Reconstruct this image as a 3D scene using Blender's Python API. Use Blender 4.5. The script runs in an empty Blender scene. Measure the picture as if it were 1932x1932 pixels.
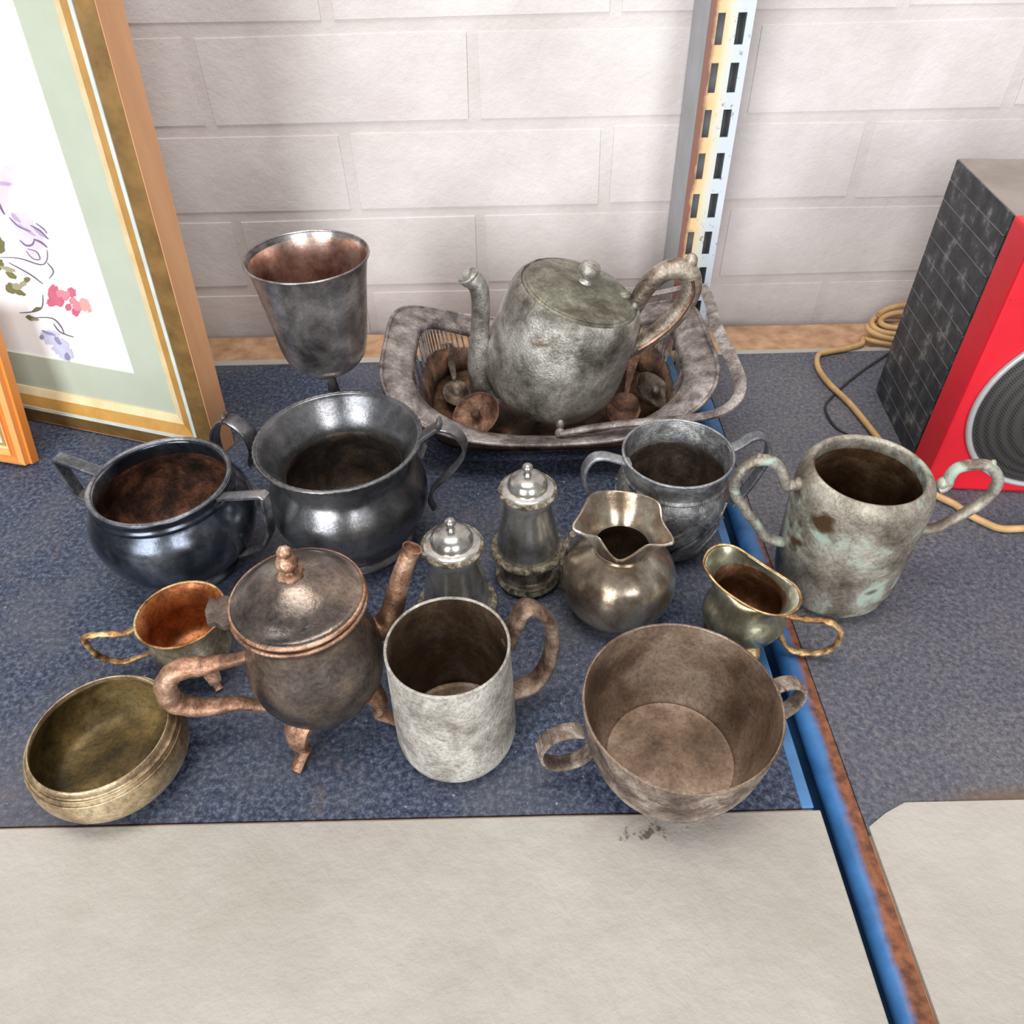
import bpy, bmesh, math, random
from mathutils import Vector, Matrix
random.seed(7)
sc = bpy.context.scene
C = sc.collection
PI = math.pi

# ------------------------------------------------------------------ camera
H, F, TH, RO, CX, CY = .39, 1470., math.radians(42.5), .023, 966., 965.5
ct, st, cr, sr = math.cos(TH), math.sin(TH), math.cos(RO), math.sin(RO)
cd = bpy.data.cameras.new('camera'); cam = bpy.data.objects.new('camera', cd); C.objects.link(cam)
cd.sensor_fit = 'HORIZONTAL'; cd.sensor_width = 36; cd.lens = 36 * F / 1932; cd.clip_start = .01
fw = Vector((0, ct, -st)); up0 = Vector((0, st, ct)); rt0 = Vector((1, 0, 0))
rt = rt0 * cr - up0 * sr; up = rt0 * sr + up0 * cr        # small roll of the hand-held camera
M = Matrix((rt, up, -fw)).transposed().to_4x4(); M.translation = (0, 0, H)
cam.matrix_world = M
sc.camera = cam

# ------------------------------------------------------------------ light and exposure
sc.view_settings.view_transform = 'Standard'; sc.view_settings.look = 'None'
sc.view_settings.gamma = 1; sc.view_settings.use_curve_mapping = False
sc.view_settings.exposure = 0.13
w = bpy.data.worlds.new('room_light'); sc.world = w; w.use_nodes = True
w.node_tree.nodes['Background'].inputs[0].default_value = (.93, .96, 1, 1)
w.node_tree.nodes['Background'].inputs[1].default_value = .31
def area(name, loc, tgt, sx, sy, power, col):
    l = bpy.data.lights.new(name, 'AREA'); l.shape = 'RECTANGLE'; l.size = sx; l.size_y = sy; l.energy = power; l.color = col
    o = bpy.data.objects.new(name, l); C.objects.link(o); o.location = loc
    o.rotation_euler = (Vector(tgt) - Vector(loc)).to_track_quat('-Z', 'Y').to_euler()
area('window_left_offscreen', (-1.25, -2.1, 1.0), (0, .3, .1), 1.3, 1.7, 76, (.95, .98, 1))
area('window_right_offscreen', (1.0, -2.3, 1.0), (0, .3, .1), .9, 1.7, 46, (.97, .98, 1))
area('ceiling_lamp_offscreen', (-.1, .15, 2.0), (-.1, .15, 0), 1.2, .6, 25, (1, .97, .92))

# ------------------------------------------------------------------ pixel helpers (1932 frame)
def ray(px, py):
    a, b = (px - CX) / F, (py - CY) / F
    u, v = a * cr - b * sr, a * sr + b * cr
    return Vector((u, ct - v * st, -st - v * ct))
EYE = Vector((0, 0, H))
def gz(px, py, z=0.):
    r = ray(px, py); return EYE + r * ((z - H) / r.z)
def gpl(px, py, P, n):
    r = ray(px, py); n = Vector(n); return EYE + r * ((Vector(P) - EYE).dot(n) / r.dot(n))
def gy(px, py, Y): return gpl(px, py, (0, Y, 0), (0, 1, 0))

# ------------------------------------------------------------------ mesh helpers
def new_obj(name, verts, faces, mats, parent=None, smooth=True, midx=None, sharp=None):
    me = bpy.data.meshes.new(name); me.from_pydata([tuple(v) for v in verts], [], faces); me.update()
    for m in (mats if isinstance(mats, (list, tuple)) else [mats]): me.materials.append(m)
    if midx: me.polygons.foreach_set('material_index', midx)
    bm = bmesh.new(); bm.from_mesh(me); bmesh.ops.remove_doubles(bm, verts=bm.verts, dist=1e-6)
    bmesh.ops.recalc_face_normals(bm, faces=bm.faces); bm.to_mesh(me); bm.free()
    if smooth:
        me.polygons.foreach_set('use_smooth', [True] * len(me.polygons))
        me.set_sharp_from_angle(angle=math.radians(sharp or 50))
    o = bpy.data.objects.new(name, me); C.objects.link(o)
    if parent: o.parent = parent
    return o
def thing(name, label, cat, loc=(0, 0, 0), group=None, rot=None):
    o = bpy.data.objects.new(name, None); C.objects.link(o); o.location = loc; o.empty_display_size = .02
    if rot: o.rotation_euler = rot
    o['label'] = label; o['category'] = cat
    if group: o['group'] = group
    return o
def tag(o, label, cat, group=None):
    o['label'] = label; o['category'] = cat
    if group: o['group'] = group
    return o
def spl(p, n=5, closed=False):
    p = [Vector(q) for q in p]; out = []; N = len(p)
    for i in range(N if closed else N - 1):
        g = lambda k: p[k % N] if closed else p[min(max(k, 0), N - 1)]
        a, b, c, d = g(i - 1), g(i), g(i + 1), g(i + 2)
        if (b - c).length < 1e-9: continue
        for s in range(n):
            t = s / n
            out.append(.5 * (2 * b + (c - a) * t + (2 * a - 5 * b + 4 * c - d) * t * t + (3 * b - a - 3 * c + d) * t ** 3))
    if not closed: out.append(p[-1])
    return out
def lathe(name, prof, mats, parent, seg=72, split=None, at=(0, 0, 0), ax=None, smooth_n=4, rmod=None):
    """prof: (r,z) list; points from index split on use the second material; ax: optional 3x3 frame"""
    q = spl([(r, z, 0) for r, z in prof], smooth_n)
    if split is not None:
        sp = None; tgt = Vector((prof[split][0], prof[split][1], 0))
        sp = min(range(len(q)), key=lambda i: (q[i] - tgt).length)
    V, Fc, mi = [], [], []
    at = Vector(at)
    for p in q:
        for k in range(seg):
            a = 2 * PI * k / seg; r = max(p.x, 0)
            if rmod: r *= rmod(a, p.y)
            v = Vector((r * math.cos(a), r * math.sin(a), p.y))
            if ax is not None: v = ax @ v
            V.append(v + at)
    for i in range(len(q) - 1):
        for k in range(seg):
            k2 = (k + 1) % seg
            if q[i].x < 1e-6 and q[i + 1].x < 1e-6: continue
            Fc.append((i * seg + k, i * seg + k2, (i + 1) * seg + k2, (i + 1) * seg + k))
            mi.append(1 if split is not None and i >= sp else 0)
    me = bpy.data.meshes.new(name); me.from_pydata([tuple(v) for v in V], [], Fc)
    for m in (mats if isinstance(mats, (list, tuple)) else [mats]): me.materials.append(m)
    me.polygons.foreach_set('material_index', mi)
    bm = bmesh.new(); bm.from_mesh(me); bmesh.ops.remove_doubles(bm, verts=bm.verts, dist=1e-6)
    bmesh.ops.dissolve_degenerate(bm, edges=bm.edges, dist=1e-7)
    bmesh.ops.recalc_face_normals(bm, faces=bm.faces); bm.to_mesh(me); bm.free()
    me.polygons.foreach_set('use_smooth', [True] * len(me.polygons)); me.set_sharp_from_angle(angle=math.radians(48))
    o = bpy.data.objects.new(name, me); C.objects.link(o); o.parent = parent
    return o
def sweep_data(path, w, t, side=None, ns=10, closed=False, rect=False, base=0):
    """tube of half-width w (along side) and half-thickness t; w,t numbers or lists"""
    N = len(path); V, Fc = [], []; sd = Vector(side).normalized() if side is not None else None
    prev = None
    for i, p in enumerate(path):
        a = path[(i - 1) % N] if closed else path[max(i - 1, 0)]; b = path[(i + 1) % N] if closed else path[min(i + 1, N - 1)]
        tg = (b - a).normalized()
        if sd is not None: s = (sd - tg * sd.dot(tg)).normalized()
        else:
            s = prev if prev is not None else (Vector((0, 0, 1)).cross(tg) if abs(tg.z) < .9 else Vector((1, 0, 0)))
            s = (s - tg * s.dot(tg)).normalized(); prev = s
        n = tg.cross(s)
        wi = w[i] if isinstance(w, (list, tuple)) else w; ti = t[i] if isinstance(t, (list, tuple)) else t
        for k in range(ns):
            an = 2 * PI * (k + .5) / ns; c_, s_ = math.cos(an), math.sin(an)
            if rect: e = .35; c_ = math.copysign(abs(c_) ** e, c_); s_ = math.copysign(abs(s_) ** e, s_)
            V.append(p + s * (wi * c_) + n * (ti * s_))
    R = N if closed else N - 1
    for i in range(R):
        j = (i + 1) % N
        for k in range(ns):
            k2 = (k + 1) % ns
            Fc.append((base + i * ns + k, base + i * ns + k2, base + j * ns + k2, base + j * ns + k))
    if not closed:
        Fc.append(tuple(base + k for k in range(ns))[::-1]); Fc.append(tuple(base + (N - 1) * ns + k for k in range(ns)))
    return V, Fc
def sweep(name, path, w, t, mat, parent, side=None, ns=10, closed=False, rect=False, org=None):
    V, Fc = sweep_data([Vector(p) for p in path], w, t, side, ns, closed, rect)
    if org is not None: V = [v - Vector(org) for v in V]
    return new_obj(name, V, Fc, mat, parent)
def merge(parts):
    V, Fc = [], []
    for v, f in parts:
        b = len(V); V += list(v); Fc += [tuple(i + b for i in q) for q in f]
    return V, Fc
def boxd(x0, x1, y0, y1, z0, z1):
    v = [Vector((x, y, z)) for z in (z0, z1) for y in (y0, y1) for x in (x0, x1)]
    return v, [(0, 2, 3, 1), (4, 5, 7, 6), (0, 1, 5, 4), (2, 6, 7, 3), (0, 4, 6, 2), (1, 3, 7, 5)]
def box(name, x0, x1, y0, y1, z0, z1, mat, parent=None, bev=0.):
    v, f = boxd(x0, x1, y0, y1, z0, z1)
    o = new_obj(name, v, f, mat, parent, smooth=False)
    if bev:
        bm = bmesh.new(); bm.from_mesh(o.data); bmesh.ops.bevel(bm, geom=bm.edges[:], offset=bev, segments=2, affect='EDGES', profile=.5)
        bm.to_mesh(o.data); bm.free()
    return o
def ball_data(c, rx, ry, rz, nu=12, nv=8):
    V, Fc = [], []
    for i in range(nv + 1):
        ph = PI * i / nv
        for k in range(nu):
            a = 2 * PI * k / nu
            V.append(Vector(c) + Vector((rx * math.sin(ph) * math.cos(a), ry * math.sin(ph) * math.sin(a), rz * math.cos(ph))))
    for i in range(nv):
        for k in range(nu): Fc.append((i * nu + k, i * nu + (k + 1) % nu, (i + 1) * nu + (k + 1) % nu, (i + 1) * nu + k))
    return V, Fc

# ------------------------------------------------------------------ materials
def lin(c):
    f = lambda v: v / 12.92 if v <= .04045 else ((v + .055) / 1.055) ** 2.4
    return tuple(f(x / 255) for x in c) + (1,)
def nodes(name):
    m = bpy.data.materials.new(name); m.use_nodes = True; nt = m.node_tree
    b = nt.nodes['Principled BSDF']
    return m, nt, b
def N(nt, t, **kw):
    n = nt.nodes.new(t)
    for k, v in kw.items():
        if k in n.inputs: n.inputs[k].default_value = v
        else: setattr(n, k, v)
    return n
def noise(nt, co, scale, detail=5, rough=.6, dist=0):
    n = N(nt, 'ShaderNodeTexNoise', Scale=scale, Detail=detail, Roughness=rough, Distortion=dist); nt.links.new(co, n.inputs['Vector']); return n.outputs['Fac']
def ramp(nt, fac, stops, interp='LINEAR'):
    r = nt.nodes.new('ShaderNodeValToRGB'); r.color_ramp.interpolation = interp
    e = r.color_ramp.elements
    while len(e) < len(stops): e.new(.5)
    for k, (p, c) in enumerate(stops):
        e[k].position = p; e[k].color = c if len(c) == 4 else lin(c)
    nt.links.new(fac, r.inputs[0]); return r.outputs[0]
def mix(nt, fac, a, b, blend='MIX'):
    m = nt.nodes.new('ShaderNodeMix'); m.data_type = 'RGBA'; m.blend_type = blend
    for s, v in ((0, fac), (6, a), (7, b)):
        if isinstance(v, (int, float)): m.inputs[s].default_value = v
        elif isinstance(v, tuple): m.inputs[s].default_value = v if len(v) == 4 else lin(v)
        else: nt.links.new(v, m.inputs[s])
    return m.outputs[2]
G = lambda v: (v, v, v, 1)
def metal(name, dark, mid, light, rough=(.28, .5), met=.92, scale=35, patch=None, bump=.15, fine=500, spots=None, grit=.5):
    met = met * .72 if met < .96 else met * .84
    m, nt, b = nodes(name); co = N(nt, 'ShaderNodeTexCoord').outputs['Object']
    col = ramp(nt, noise(nt, co, scale, 6, .62, .3), [(.37, dark), (.5, mid), (.63, light)])
    f = noise(nt, co, fine, 4, .7)
    col = mix(nt, grit, col, ramp(nt, f, [(.36, G(.3)), (.56, G(1))]), 'MULTIPLY')
    md = noise(nt, co, scale * 4.5, 6, .72, .4)
    col = mix(nt, grit * .8, col, ramp(nt, md, [(.36, G(.45)), (.5, G(1)), (.64, G(1.35))]), 'MULTIPLY')
    ro = ramp(nt, noise(nt, co, scale * 1.7, 5), [(.3, G(rough[0])), (.7, G(rough[1]))])
    mt = G(met)
    if patch:
        pc, th, psc, pmet = patch
        pf = ramp(nt, noise(nt, co, psc, 7, .68, .6), [(th, G(0)), (th + .09, G(1))])
        col = mix(nt, pf, col, pc); ro = mix(nt, pf, ro, G(.62)); mt = mix(nt, pf, mt, G(pmet))
        nt.links.new(mt, b.inputs['Metallic'])
    else: b.inputs['Metallic'].default_value = met
    if spots:
        pf = ramp(nt, noise(nt, co, spots[1], 3, .6), [(spots[2], G(0)), (spots[2] + .05, G(1))])
        col = mix(nt, pf, col, spots[0])
    nt.links.new(col, b.inputs['Base Color']); nt.links.new(ro, b.inputs['Roughness'])
    bp = N(nt, 'ShaderNodeBump', Strength=bump, Distance=.002); nt.links.new(f, bp.inputs['Height']); nt.links.new(bp.outputs[0], b.inputs['Normal'])
    return m
def plain(name, c, rough=.5, met=0., c2=None, scale=40, bump=0., spec=None, stretch=None):
    m, nt, b = nodes(name); b.inputs['Roughness'].default_value = rough; b.inputs['Metallic'].default_value = met
    co = N(nt, 'ShaderNodeTexCoord').outputs['Object']
    if stretch:
        mp = N(nt, 'ShaderNodeMapping'); mp.inputs['Scale'].default_value = stretch; nt.links.new(co, mp.inputs[0]); co = mp.outputs[0]
    f = noise(nt, co, scale, 6, .65)
    nt.links.new(ramp(nt, f, [(.32, c2 or tuple(int(x * .88) for x in c)), (.68, c)]), b.inputs['Base Color'])
    if spec is not None: b.inputs['Specular IOR Level'].default_value = spec
    if bump:
        bp = N(nt, 'ShaderNodeBump', Strength=bump, Distance=.002); nt.links.new(f, bp.inputs['Height']); nt.links.new(bp.outputs[0], b.inputs['Normal'])
    return m

def m_lino():
    m, nt, b = nodes('mottled_blue_linoleum'); co = N(nt, 'ShaderNodeTexCoord').outputs['Object']
    base = ramp(nt, noise(nt, co, 300, 6, .8), [(.38, (27, 33, 46)), (.5, (56, 64, 84)), (.62, (98, 105, 120))])
    dust = ramp(nt, noise(nt, co, 9, 6, .6), [(.45, G(0)), (.7, G(.6))])
    base = mix(nt, dust, base, (104, 101, 103))
    br = ramp(nt, noise(nt, co, 16, 6, .7, .5), [(.6, G(0)), (.78, G(.5))])
    base = mix(nt, br, base, (120, 98, 84))
    sp = ramp(nt, noise(nt, co, 330, 2, .5), [(.71, G(0)), (.76, G(.8))])
    base = mix(nt, sp, base, (168, 160, 160))
    nt.links.new(base, b.inputs['Base Color']); b.inputs['Roughness'].default_value = .55; b.inputs['Specular IOR Level'].default_value = .22
    bp = N(nt, 'ShaderNodeBump', Strength=.12, Distance=.001); nt.links.new(noise(nt, co, 420, 3), bp.inputs['Height']); nt.links.new(bp.outputs[0], b.inputs['Normal'])
    return m
LINO = m_lino()
def m_lino_worn():
    m = LINO.copy(); m.name = 'dusty_linoleum'; nt = m.node_tree; b = nt.nodes['Principled BSDF']
    src = b.inputs['Base Color'].links[0].from_socket; co = N(nt, 'ShaderNodeTexCoord').outputs['Object']
    d = ramp(nt, noise(nt, co, 7, 7, .65), [(.3, G(.25)), (.62, G(.62))])
    c = mix(nt, d, src, ramp(nt, noise(nt, co, 320, 6, .8), [(.38, (66, 67, 75)), (.5, (102, 100, 103)), (.62, (140, 132, 126))]))
    # worn brown front edge
    sx = N(nt, 'ShaderNodeSeparateXYZ'); nt.links.new(co, sx.inputs[0])
    a = N(nt, 'ShaderNodeMath', operation='MULTIPLY_ADD'); nt.links.new(noise(nt, co, 30, 5), a.inputs[0]); a.inputs[1].default_value = -.016; nt.links.new(sx.outputs[1], a.inputs[2])
    e = ramp(nt, a.outputs[0], [(.186, G(1)), (.194, G(0))])
    x = ramp(nt, sx.outputs[0], [(.215, G(0)), (.24, G(.9))])
    c = mix(nt, mix(nt, 1., e, x, 'MULTIPLY'), c, (110, 88, 66))
    nt.links.new(c, b.inputs['Base Color']); return m
LINO2 = m_lino_worn()
def m_white_paint(name, c=(214, 208, 205), c2=(196, 188, 184), stain=(150, 128, 110), sth=.66):
    m, nt, b = nodes(name); co = N(nt, 'ShaderNodeTexCoord').outputs['Object']
    gm = N(nt, 'ShaderNodeNewGeometry').outputs['Position']
    base = ramp(nt, noise(nt, gm, 9, 6, .6), [(.35, c2), (.62, c)])
    s = ramp(nt, noise(nt, gm, 45, 7, .75, .8), [(sth, G(0)), (sth + .1, G(.55))])
    base = mix(nt, s, base, stain)
    nt.links.new(base, b.inputs['Base Color']); b.inputs['Roughness'].default_value = .6
    bp = N(nt, 'ShaderNodeBump', Strength=.35, Distance=.003); nt.links.new(noise(nt, gm, 70, 6, .7), bp.inputs['Height']); nt.links.new(bp.outputs[0], b.inputs['Normal'])
    return m
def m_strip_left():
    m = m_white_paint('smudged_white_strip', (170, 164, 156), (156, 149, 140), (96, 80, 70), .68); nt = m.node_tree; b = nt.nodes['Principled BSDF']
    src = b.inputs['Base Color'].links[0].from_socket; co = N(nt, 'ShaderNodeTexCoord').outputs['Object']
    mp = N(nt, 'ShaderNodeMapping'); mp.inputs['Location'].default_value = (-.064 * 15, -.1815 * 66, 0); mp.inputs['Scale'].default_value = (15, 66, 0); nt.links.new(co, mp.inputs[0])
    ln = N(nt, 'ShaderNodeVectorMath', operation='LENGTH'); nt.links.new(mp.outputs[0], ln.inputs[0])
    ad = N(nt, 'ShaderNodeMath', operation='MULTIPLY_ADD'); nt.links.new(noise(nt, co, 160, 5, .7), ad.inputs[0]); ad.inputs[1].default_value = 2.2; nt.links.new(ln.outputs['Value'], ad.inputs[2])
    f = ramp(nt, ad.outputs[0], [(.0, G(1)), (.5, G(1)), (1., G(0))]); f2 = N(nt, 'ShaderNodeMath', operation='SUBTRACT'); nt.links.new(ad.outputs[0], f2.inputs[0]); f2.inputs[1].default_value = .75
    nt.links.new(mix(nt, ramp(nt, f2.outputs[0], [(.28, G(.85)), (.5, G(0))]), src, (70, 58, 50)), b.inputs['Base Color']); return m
BRICK = m_white_paint('white_painted_brick', (216, 208, 205), (200, 190, 187), (160, 138, 124), .69)
MORTAR = m_white_paint('white_painted_mortar', (212, 203, 200), (194, 184, 180), (150, 130, 115), .66)
STRIP = m_white_paint('worn_white_strip', (172, 166, 158), (158, 151, 142), (104, 88, 76), .70)
CHIP = plain('bare_chipboard', (196, 158, 124), .8, c2=(150, 112, 82), scale=60, bump=.3)
DIRT = plain('brown_dirt', (112, 88, 68), .95, c2=(76, 58, 44))
CONC = plain('grey_concrete', (120, 116, 110), .9, scale=12, bump=.2)

# ------------------------------------------------------------------ setting: wall, floor
WY = .714
def struct(o): o['kind'] = 'structure'; return o
wall = struct(box('wall_back', -2.4, 2.4, WY + .0008, WY + .12, -.9, 1.7, MORTAR))
BL, BH, J = .2258, .0738, .0035
z_line = .1112
bmeshes = []
for v in range(5):
    hx, hz = (BL - J) / 2, (BH - J) / 2
    vv, ff = boxd(-hx, hx, 0, .02, -hz, hz)
    me = bpy.data.meshes.new('brick'); me.from_pydata([tuple(q + Vector((random.uniform(-.0012, .0012), 0, random.uniform(-.0012, .0012)))) for q in vv], [], ff)
    bm = bmesh.new(); bm.from_mesh(me); bmesh.ops.bevel(bm, geom=[e for e in bm.edges if all(q.co.y < .01 for q in e.verts)], offset=.0035, segments=3, affect='EDGES')
    bm.to_mesh(me); bm.free(); me.materials.append(BRICK); bmeshes.append(me)
for row in range(-2, 6):
    zc = z_line + (row + .5) * BH
    ph = -.136 if row % 2 == 0 else -.136 + BL / 2
    for k in range(-5, 6):
        o = bpy.data.objects.new('brick', random.choice(bmeshes)); C.objects.link(o); o.parent = wall
        o.location = (ph + (k + .5) * BL, WY + random.uniform(-.0003, .0003), zc)
struct(box('floor', -2.4, 2.4, -2, WY + .12, -.95, -.9, CONC))

# ------------------------------------------------------------------ shelves
LF, LB = .1925, .6385
BLUE = plain('bright_blue_paint', (74, 124, 172), .45, c2=(58, 104, 150), scale=30)
def m_rolled():
    m, nt, b = nodes('blue_paint_rusting'); co = N(nt, 'ShaderNodeTexCoord').outputs['Object']
    sx = N(nt, 'ShaderNodeSeparateXYZ'); nt.links.new(co, sx.inputs[0])
    a = N(nt, 'ShaderNodeMath', operation='MULTIPLY_ADD'); nt.links.new(noise(nt, co, 38, 6, .7), a.inputs[0]); a.inputs[1].default_value = .009; nt.links.new(sx.outputs[0], a.inputs[2])
    g = N(nt, 'ShaderNodeMath', operation='MULTIPLY_ADD'); nt.links.new(sx.outputs[1], g.inputs[0]); g.inputs[1].default_value = -.022; nt.links.new(a.outputs[0], g.inputs[2])
    f = ramp(nt, g.outputs[0], [(.1690, G(0)), (.1694, G(1))])
    rust = ramp(nt, noise(nt, co, 160, 5), [(.35, (84, 50, 34)), (.65, (140, 86, 56))])
    blue = ramp(nt, noise(nt, co, 40, 5), [(.35, (38, 84, 134)), (.65, (58, 112, 168))])
    nt.links.new(mix(nt, f, blue, rust), b.inputs['Base Color'])
    nt.links.new(ramp(nt, f, [(0, G(.4)), (1, G(.85))]), b.inputs['Roughness'])
    return m
s1 = thing('display_shelf', 'shelf with blue linoleum top carrying most of the silverware, off-white front strip', 'shelf', (0, 0, 0))
XL = .1535
box('board', -1.3, XL - .0005, .05, .694, -.03, -.002, CHIP, s1)
box('linoleum_sheet', -1.3, XL - .006, LF, LB, -.002, 0, LINO, s1)
box('edge_strip', XL - .0063, XL, LF, LB, -.014, .0006, BLUE, s1, .0005)
box('front_strip', -1.3, XL + .003, .04, LF - .0012, -.030, .0004, m_strip_left(), s1, .0008)
box('back_strip', -1.3, XL - .004, LB, LB + .0085, -.002, .0008, STRIP, s1, .0004)
s2 = thing('display_shelf', 'dusty linoleum shelf carrying the red speaker, brown stain along its front edge', 'shelf', (0, 0, 0))
XR = .1772
box('board', XR, 1.4, .05, .694, -.03, -.002, CHIP, s2)
box('linoleum_sheet', XR, 1.4, .178, LB, -.002, 0, LINO2, s2)
box('back_strip', XR + .02, 1.4, LB, LB + .006, -.002, .0008, STRIP, s2, .0004)
# front strip with its worn, clipped corner
v = [(XR + .0005, .04), (1.4, .04), (1.4, LF + .0015), (XR + .024, LF + .0015), (XR + .012, LF - .004), (XR + .0010, LF - .011)]
V = [Vector((x, y, z)) for z in (-.03, .0006) for x, y in v]; n = len(v)
new_obj('front_strip', V, [tuple(range(n))[::-1], tuple(range(n, 2 * n))] + [(i, (i + 1) % n, n + (i + 1) % n, n + i) for i in range(n)], STRIP, s2, smooth=False)
# rolled steel edge of the right-hand shelf
pr = [(.1695 + .0073 * math.cos(math.radians(t)), -.0078 + .0073 * math.sin(math.radians(t))) for t in range(255, 89, -15)] + [(.1740, -.0005), (.1768, -.0006), (.1770, -.004), (.1768, -.0175)]
V = [Vector((x, y, z)) for y in (.04, LB) for x, z in pr]; n = len(pr)
new_obj('rolled_edge', V, [(i, i + 1, n + i + 1, n + i) for i in range(n - 1)] + [tuple(range(n)), tuple(range(n, 2 * n))[::-1]], m_rolled(), s2)
box('support_beam', XL - .02, XR + .02, .05, .70, -.08, -.0452, BLUE, s2)
box('added_gap_skirt', XL - .002, XL - .0003, .042, .69, -.044, -.015, BLUE, s1)  # skirt plates added on both sides of the gap to darken it
box('added_gap_skirt', XR - .0012, XR - .0001, .042, .69, -.044, -.017, BLUE, s2)
# dirt lying in the gap behind the boards
tag(box('dirt_line', -1.3, 1.4, .6942, WY + .002, -.03, -.014, DIRT), 'brown dirt caught in the gap between the shelf boards and the painted wall', 'dirt')

# slotted post
def m_post():
    m, nt, b = nodes('chipped_yellow_and_pale_blue_paint'); co = N(nt, 'ShaderNodeTexCoord').outputs['Object']
    sx = N(nt, 'ShaderNodeSeparateXYZ'); nt.links.new(co, sx.inputs[0])
    a = N(nt, 'ShaderNodeMath', operation='MULTIPLY_ADD'); nt.links.new(noise(nt, co, 60, 4), a.inputs[0]); a.inputs[1].default_value = .008; nt.links.new(sx.outputs[0], a.inputs[2])
    c = ramp(nt, a.outputs[0], [(.004, (128, 88, 76)), (.0085, (132, 90, 74)), (.0105, (222, 182, 134)), (.015, (222, 190, 140)), (.018, (214, 206, 176)), (.022, (208, 208, 194)), (.026, (196, 206, 216)), (.036, (200, 206, 214))])
    r = ramp(nt, noise(nt, co, 130, 5, .7), [(.6, G(0)), (.68, G(.8))])
    nt.links.new(mix(nt, r, c, (112, 76, 58)), b.inputs['Base Color']); b.inputs['Roughness'].default_value = .55
    return m
PM = m_post(); GREYP = plain('pale_grey_paint', (168, 170, 174), .5, c2=(146, 148, 152), scale=20)
px0, pw, py0 = .1508, .0325, .655
post = thing('slotted_post', 'slotted steel shelf upright with chipped yellow and pale blue paint against the wall', 'post', (px0, py0, -.06))
box('side_flange', 0, .0015, 0, .058, 0, 1.3, GREYP, post)
box('side_flange', pw - .0015, pw, 0, .058, 0, 1.3, GREYP, post)
box('back_web', .0016, pw - .0016, .030, .032, 0, 1.3, GREYP, post)
parts = [boxd(0, .006, -.0015, 0, 0, 1.3), boxd(pw - .0055, pw, -.0015, 0, 0, 1.3), boxd(.0115, pw - .012, -.0015, 0, 0, 1.3)]
pit, sl = .0322, .0205; z0 = .06 + .1125
for k in range(-5, 38):
    zb = z0 + k * pit
    if zb < 0: continue
    parts.append(boxd(.006, .0115, -.0015, 0, zb, zb + pit - sl)); parts.append(boxd(pw - .012, pw - .0055, -.0015, 0, zb, zb + pit - sl))
V, Fc = merge(parts); new_obj('slotted_face', V, Fc, PM, post, smooth=False)

# ------------------------------------------------------------------ pictures
def frame_basis(Cn, d, alpha):
    d = Vector(d).normalized(); nb = Vector((-d.y, d.x, 0)); upv = nb * math.sin(alpha) + Vector((0, 0, math.cos(alpha)))
    return d, upv, upv.cross(d) * -1 if False else d.cross(upv)
WOODT = plain('tan_wood_side', (222, 168, 124), .5, c2=(198, 142, 98), scale=25, stretch=(1, 1, .15), bump=.05)
OLIVE = plain('dark_gold_moulding', (142, 108, 58), .38, .35, c2=(108, 80, 40), scale=60)
CREAM = plain('cream_moulding', (224, 206, 168), .45, c2=(206, 180, 132), scale=40)
GOLD = plain('gold_moulding', (214, 164, 88), .35, .35, c2=(188, 140, 70), scale=40)
PALE = plain('pale_grey_line', (206, 212, 204), .5)
MAT = plain('sage_green_mat', (178, 184, 166), .8, c2=(170, 176, 158), scale=20)
PAPER = plain('white_drawing_paper', (244, 242, 242), .7, c2=(238, 236, 236))
def ring_prism(name, u0, u1, v0, v1, t, n0, n1, mat, parent, fr):
    """rectangular ring from offset t[0] to t[1] inside outline; n0/n1 front height at outer / inner edge"""
    a, b = t; Vv = []
    for off, nn in ((a, n0), (b, n1), (b, -.018), (a, -.018)):
        for (u, v_) in ((u0 + off, v0 + off), (u1 - off, v0 + off), (u1 - off, v1 - off), (u0 + off, v1 - off)): Vv.append(fr(u, v_, nn))
    Fc = [(r * 4 + k, r * 4 + (k + 1) % 4, ((r + 1) % 4) * 4 + (k + 1) % 4, ((r + 1) % 4) * 4 + k) for r in range(4) for k in range(4)]
    return new_obj(name, Vv, Fc, mat, parent, smooth=False)
C1 = Vector((-.2368, .4954, 0)); d1 = Vector((.9486, -.3165, 0)); al = math.radians(4.6)
nb1 = Vector((.3165, .9486, 0)); up1 = nb1 * math.sin(al) + Vector((0, 0, math.cos(al))); nf1 = d1.cross(up1)   # nf1 points to the viewer
if nf1.y > 0: nf1 = -nf1
pic = thing('framed_picture', 'large framed flower drawing with sage green mat leaning against the wall', 'picture', C1 + Vector((0, 0, .0022)))
PW, PH = .36, .44
fr1 = lambda u, v_, n_: -d1 * u + up1 * v_ + nf1 * n_        # u leftwards from the right edge
fr1b = lambda u, v_, n_: fr1(u, v_, n_)
ring_prism('frame_side', -.0006, PW + .0006, -.0006, PH, (0, .004), -.0022, -.0022, WOODT, pic, lambda u, v_, n_: fr1(u, v_, n_ if n_ > -.01 else -.024))
ring_prism('outer_moulding', 0, PW, 0, PH, (0, .0130), -.002, 0, OLIVE, pic, fr1)
ring_prism('pale_line', 0, PW, 0, PH, (.0130, .0160), .0008, .0008, PALE, pic, fr1)
ring_prism('gold_moulding', 0, PW, 0, PH, (.0160, .0250), .0002, -.003, GOLD, pic, fr1)
ring_prism('cream_moulding', 0, PW, 0, PH, (.0250, .0315), -.0028, -.005, CREAM, pic, fr1)
ring_prism('mat_board', 0, PW, 0, PH, (.0313, .0620), -.0062, -.0062, MAT, pic, fr1)
V = [fr1(u, v_, -.0075) for u, v_ in ((.05, .04), (PW - .05, .04), (PW - .05, PH - .04), (.05, PH - .04))]
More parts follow.
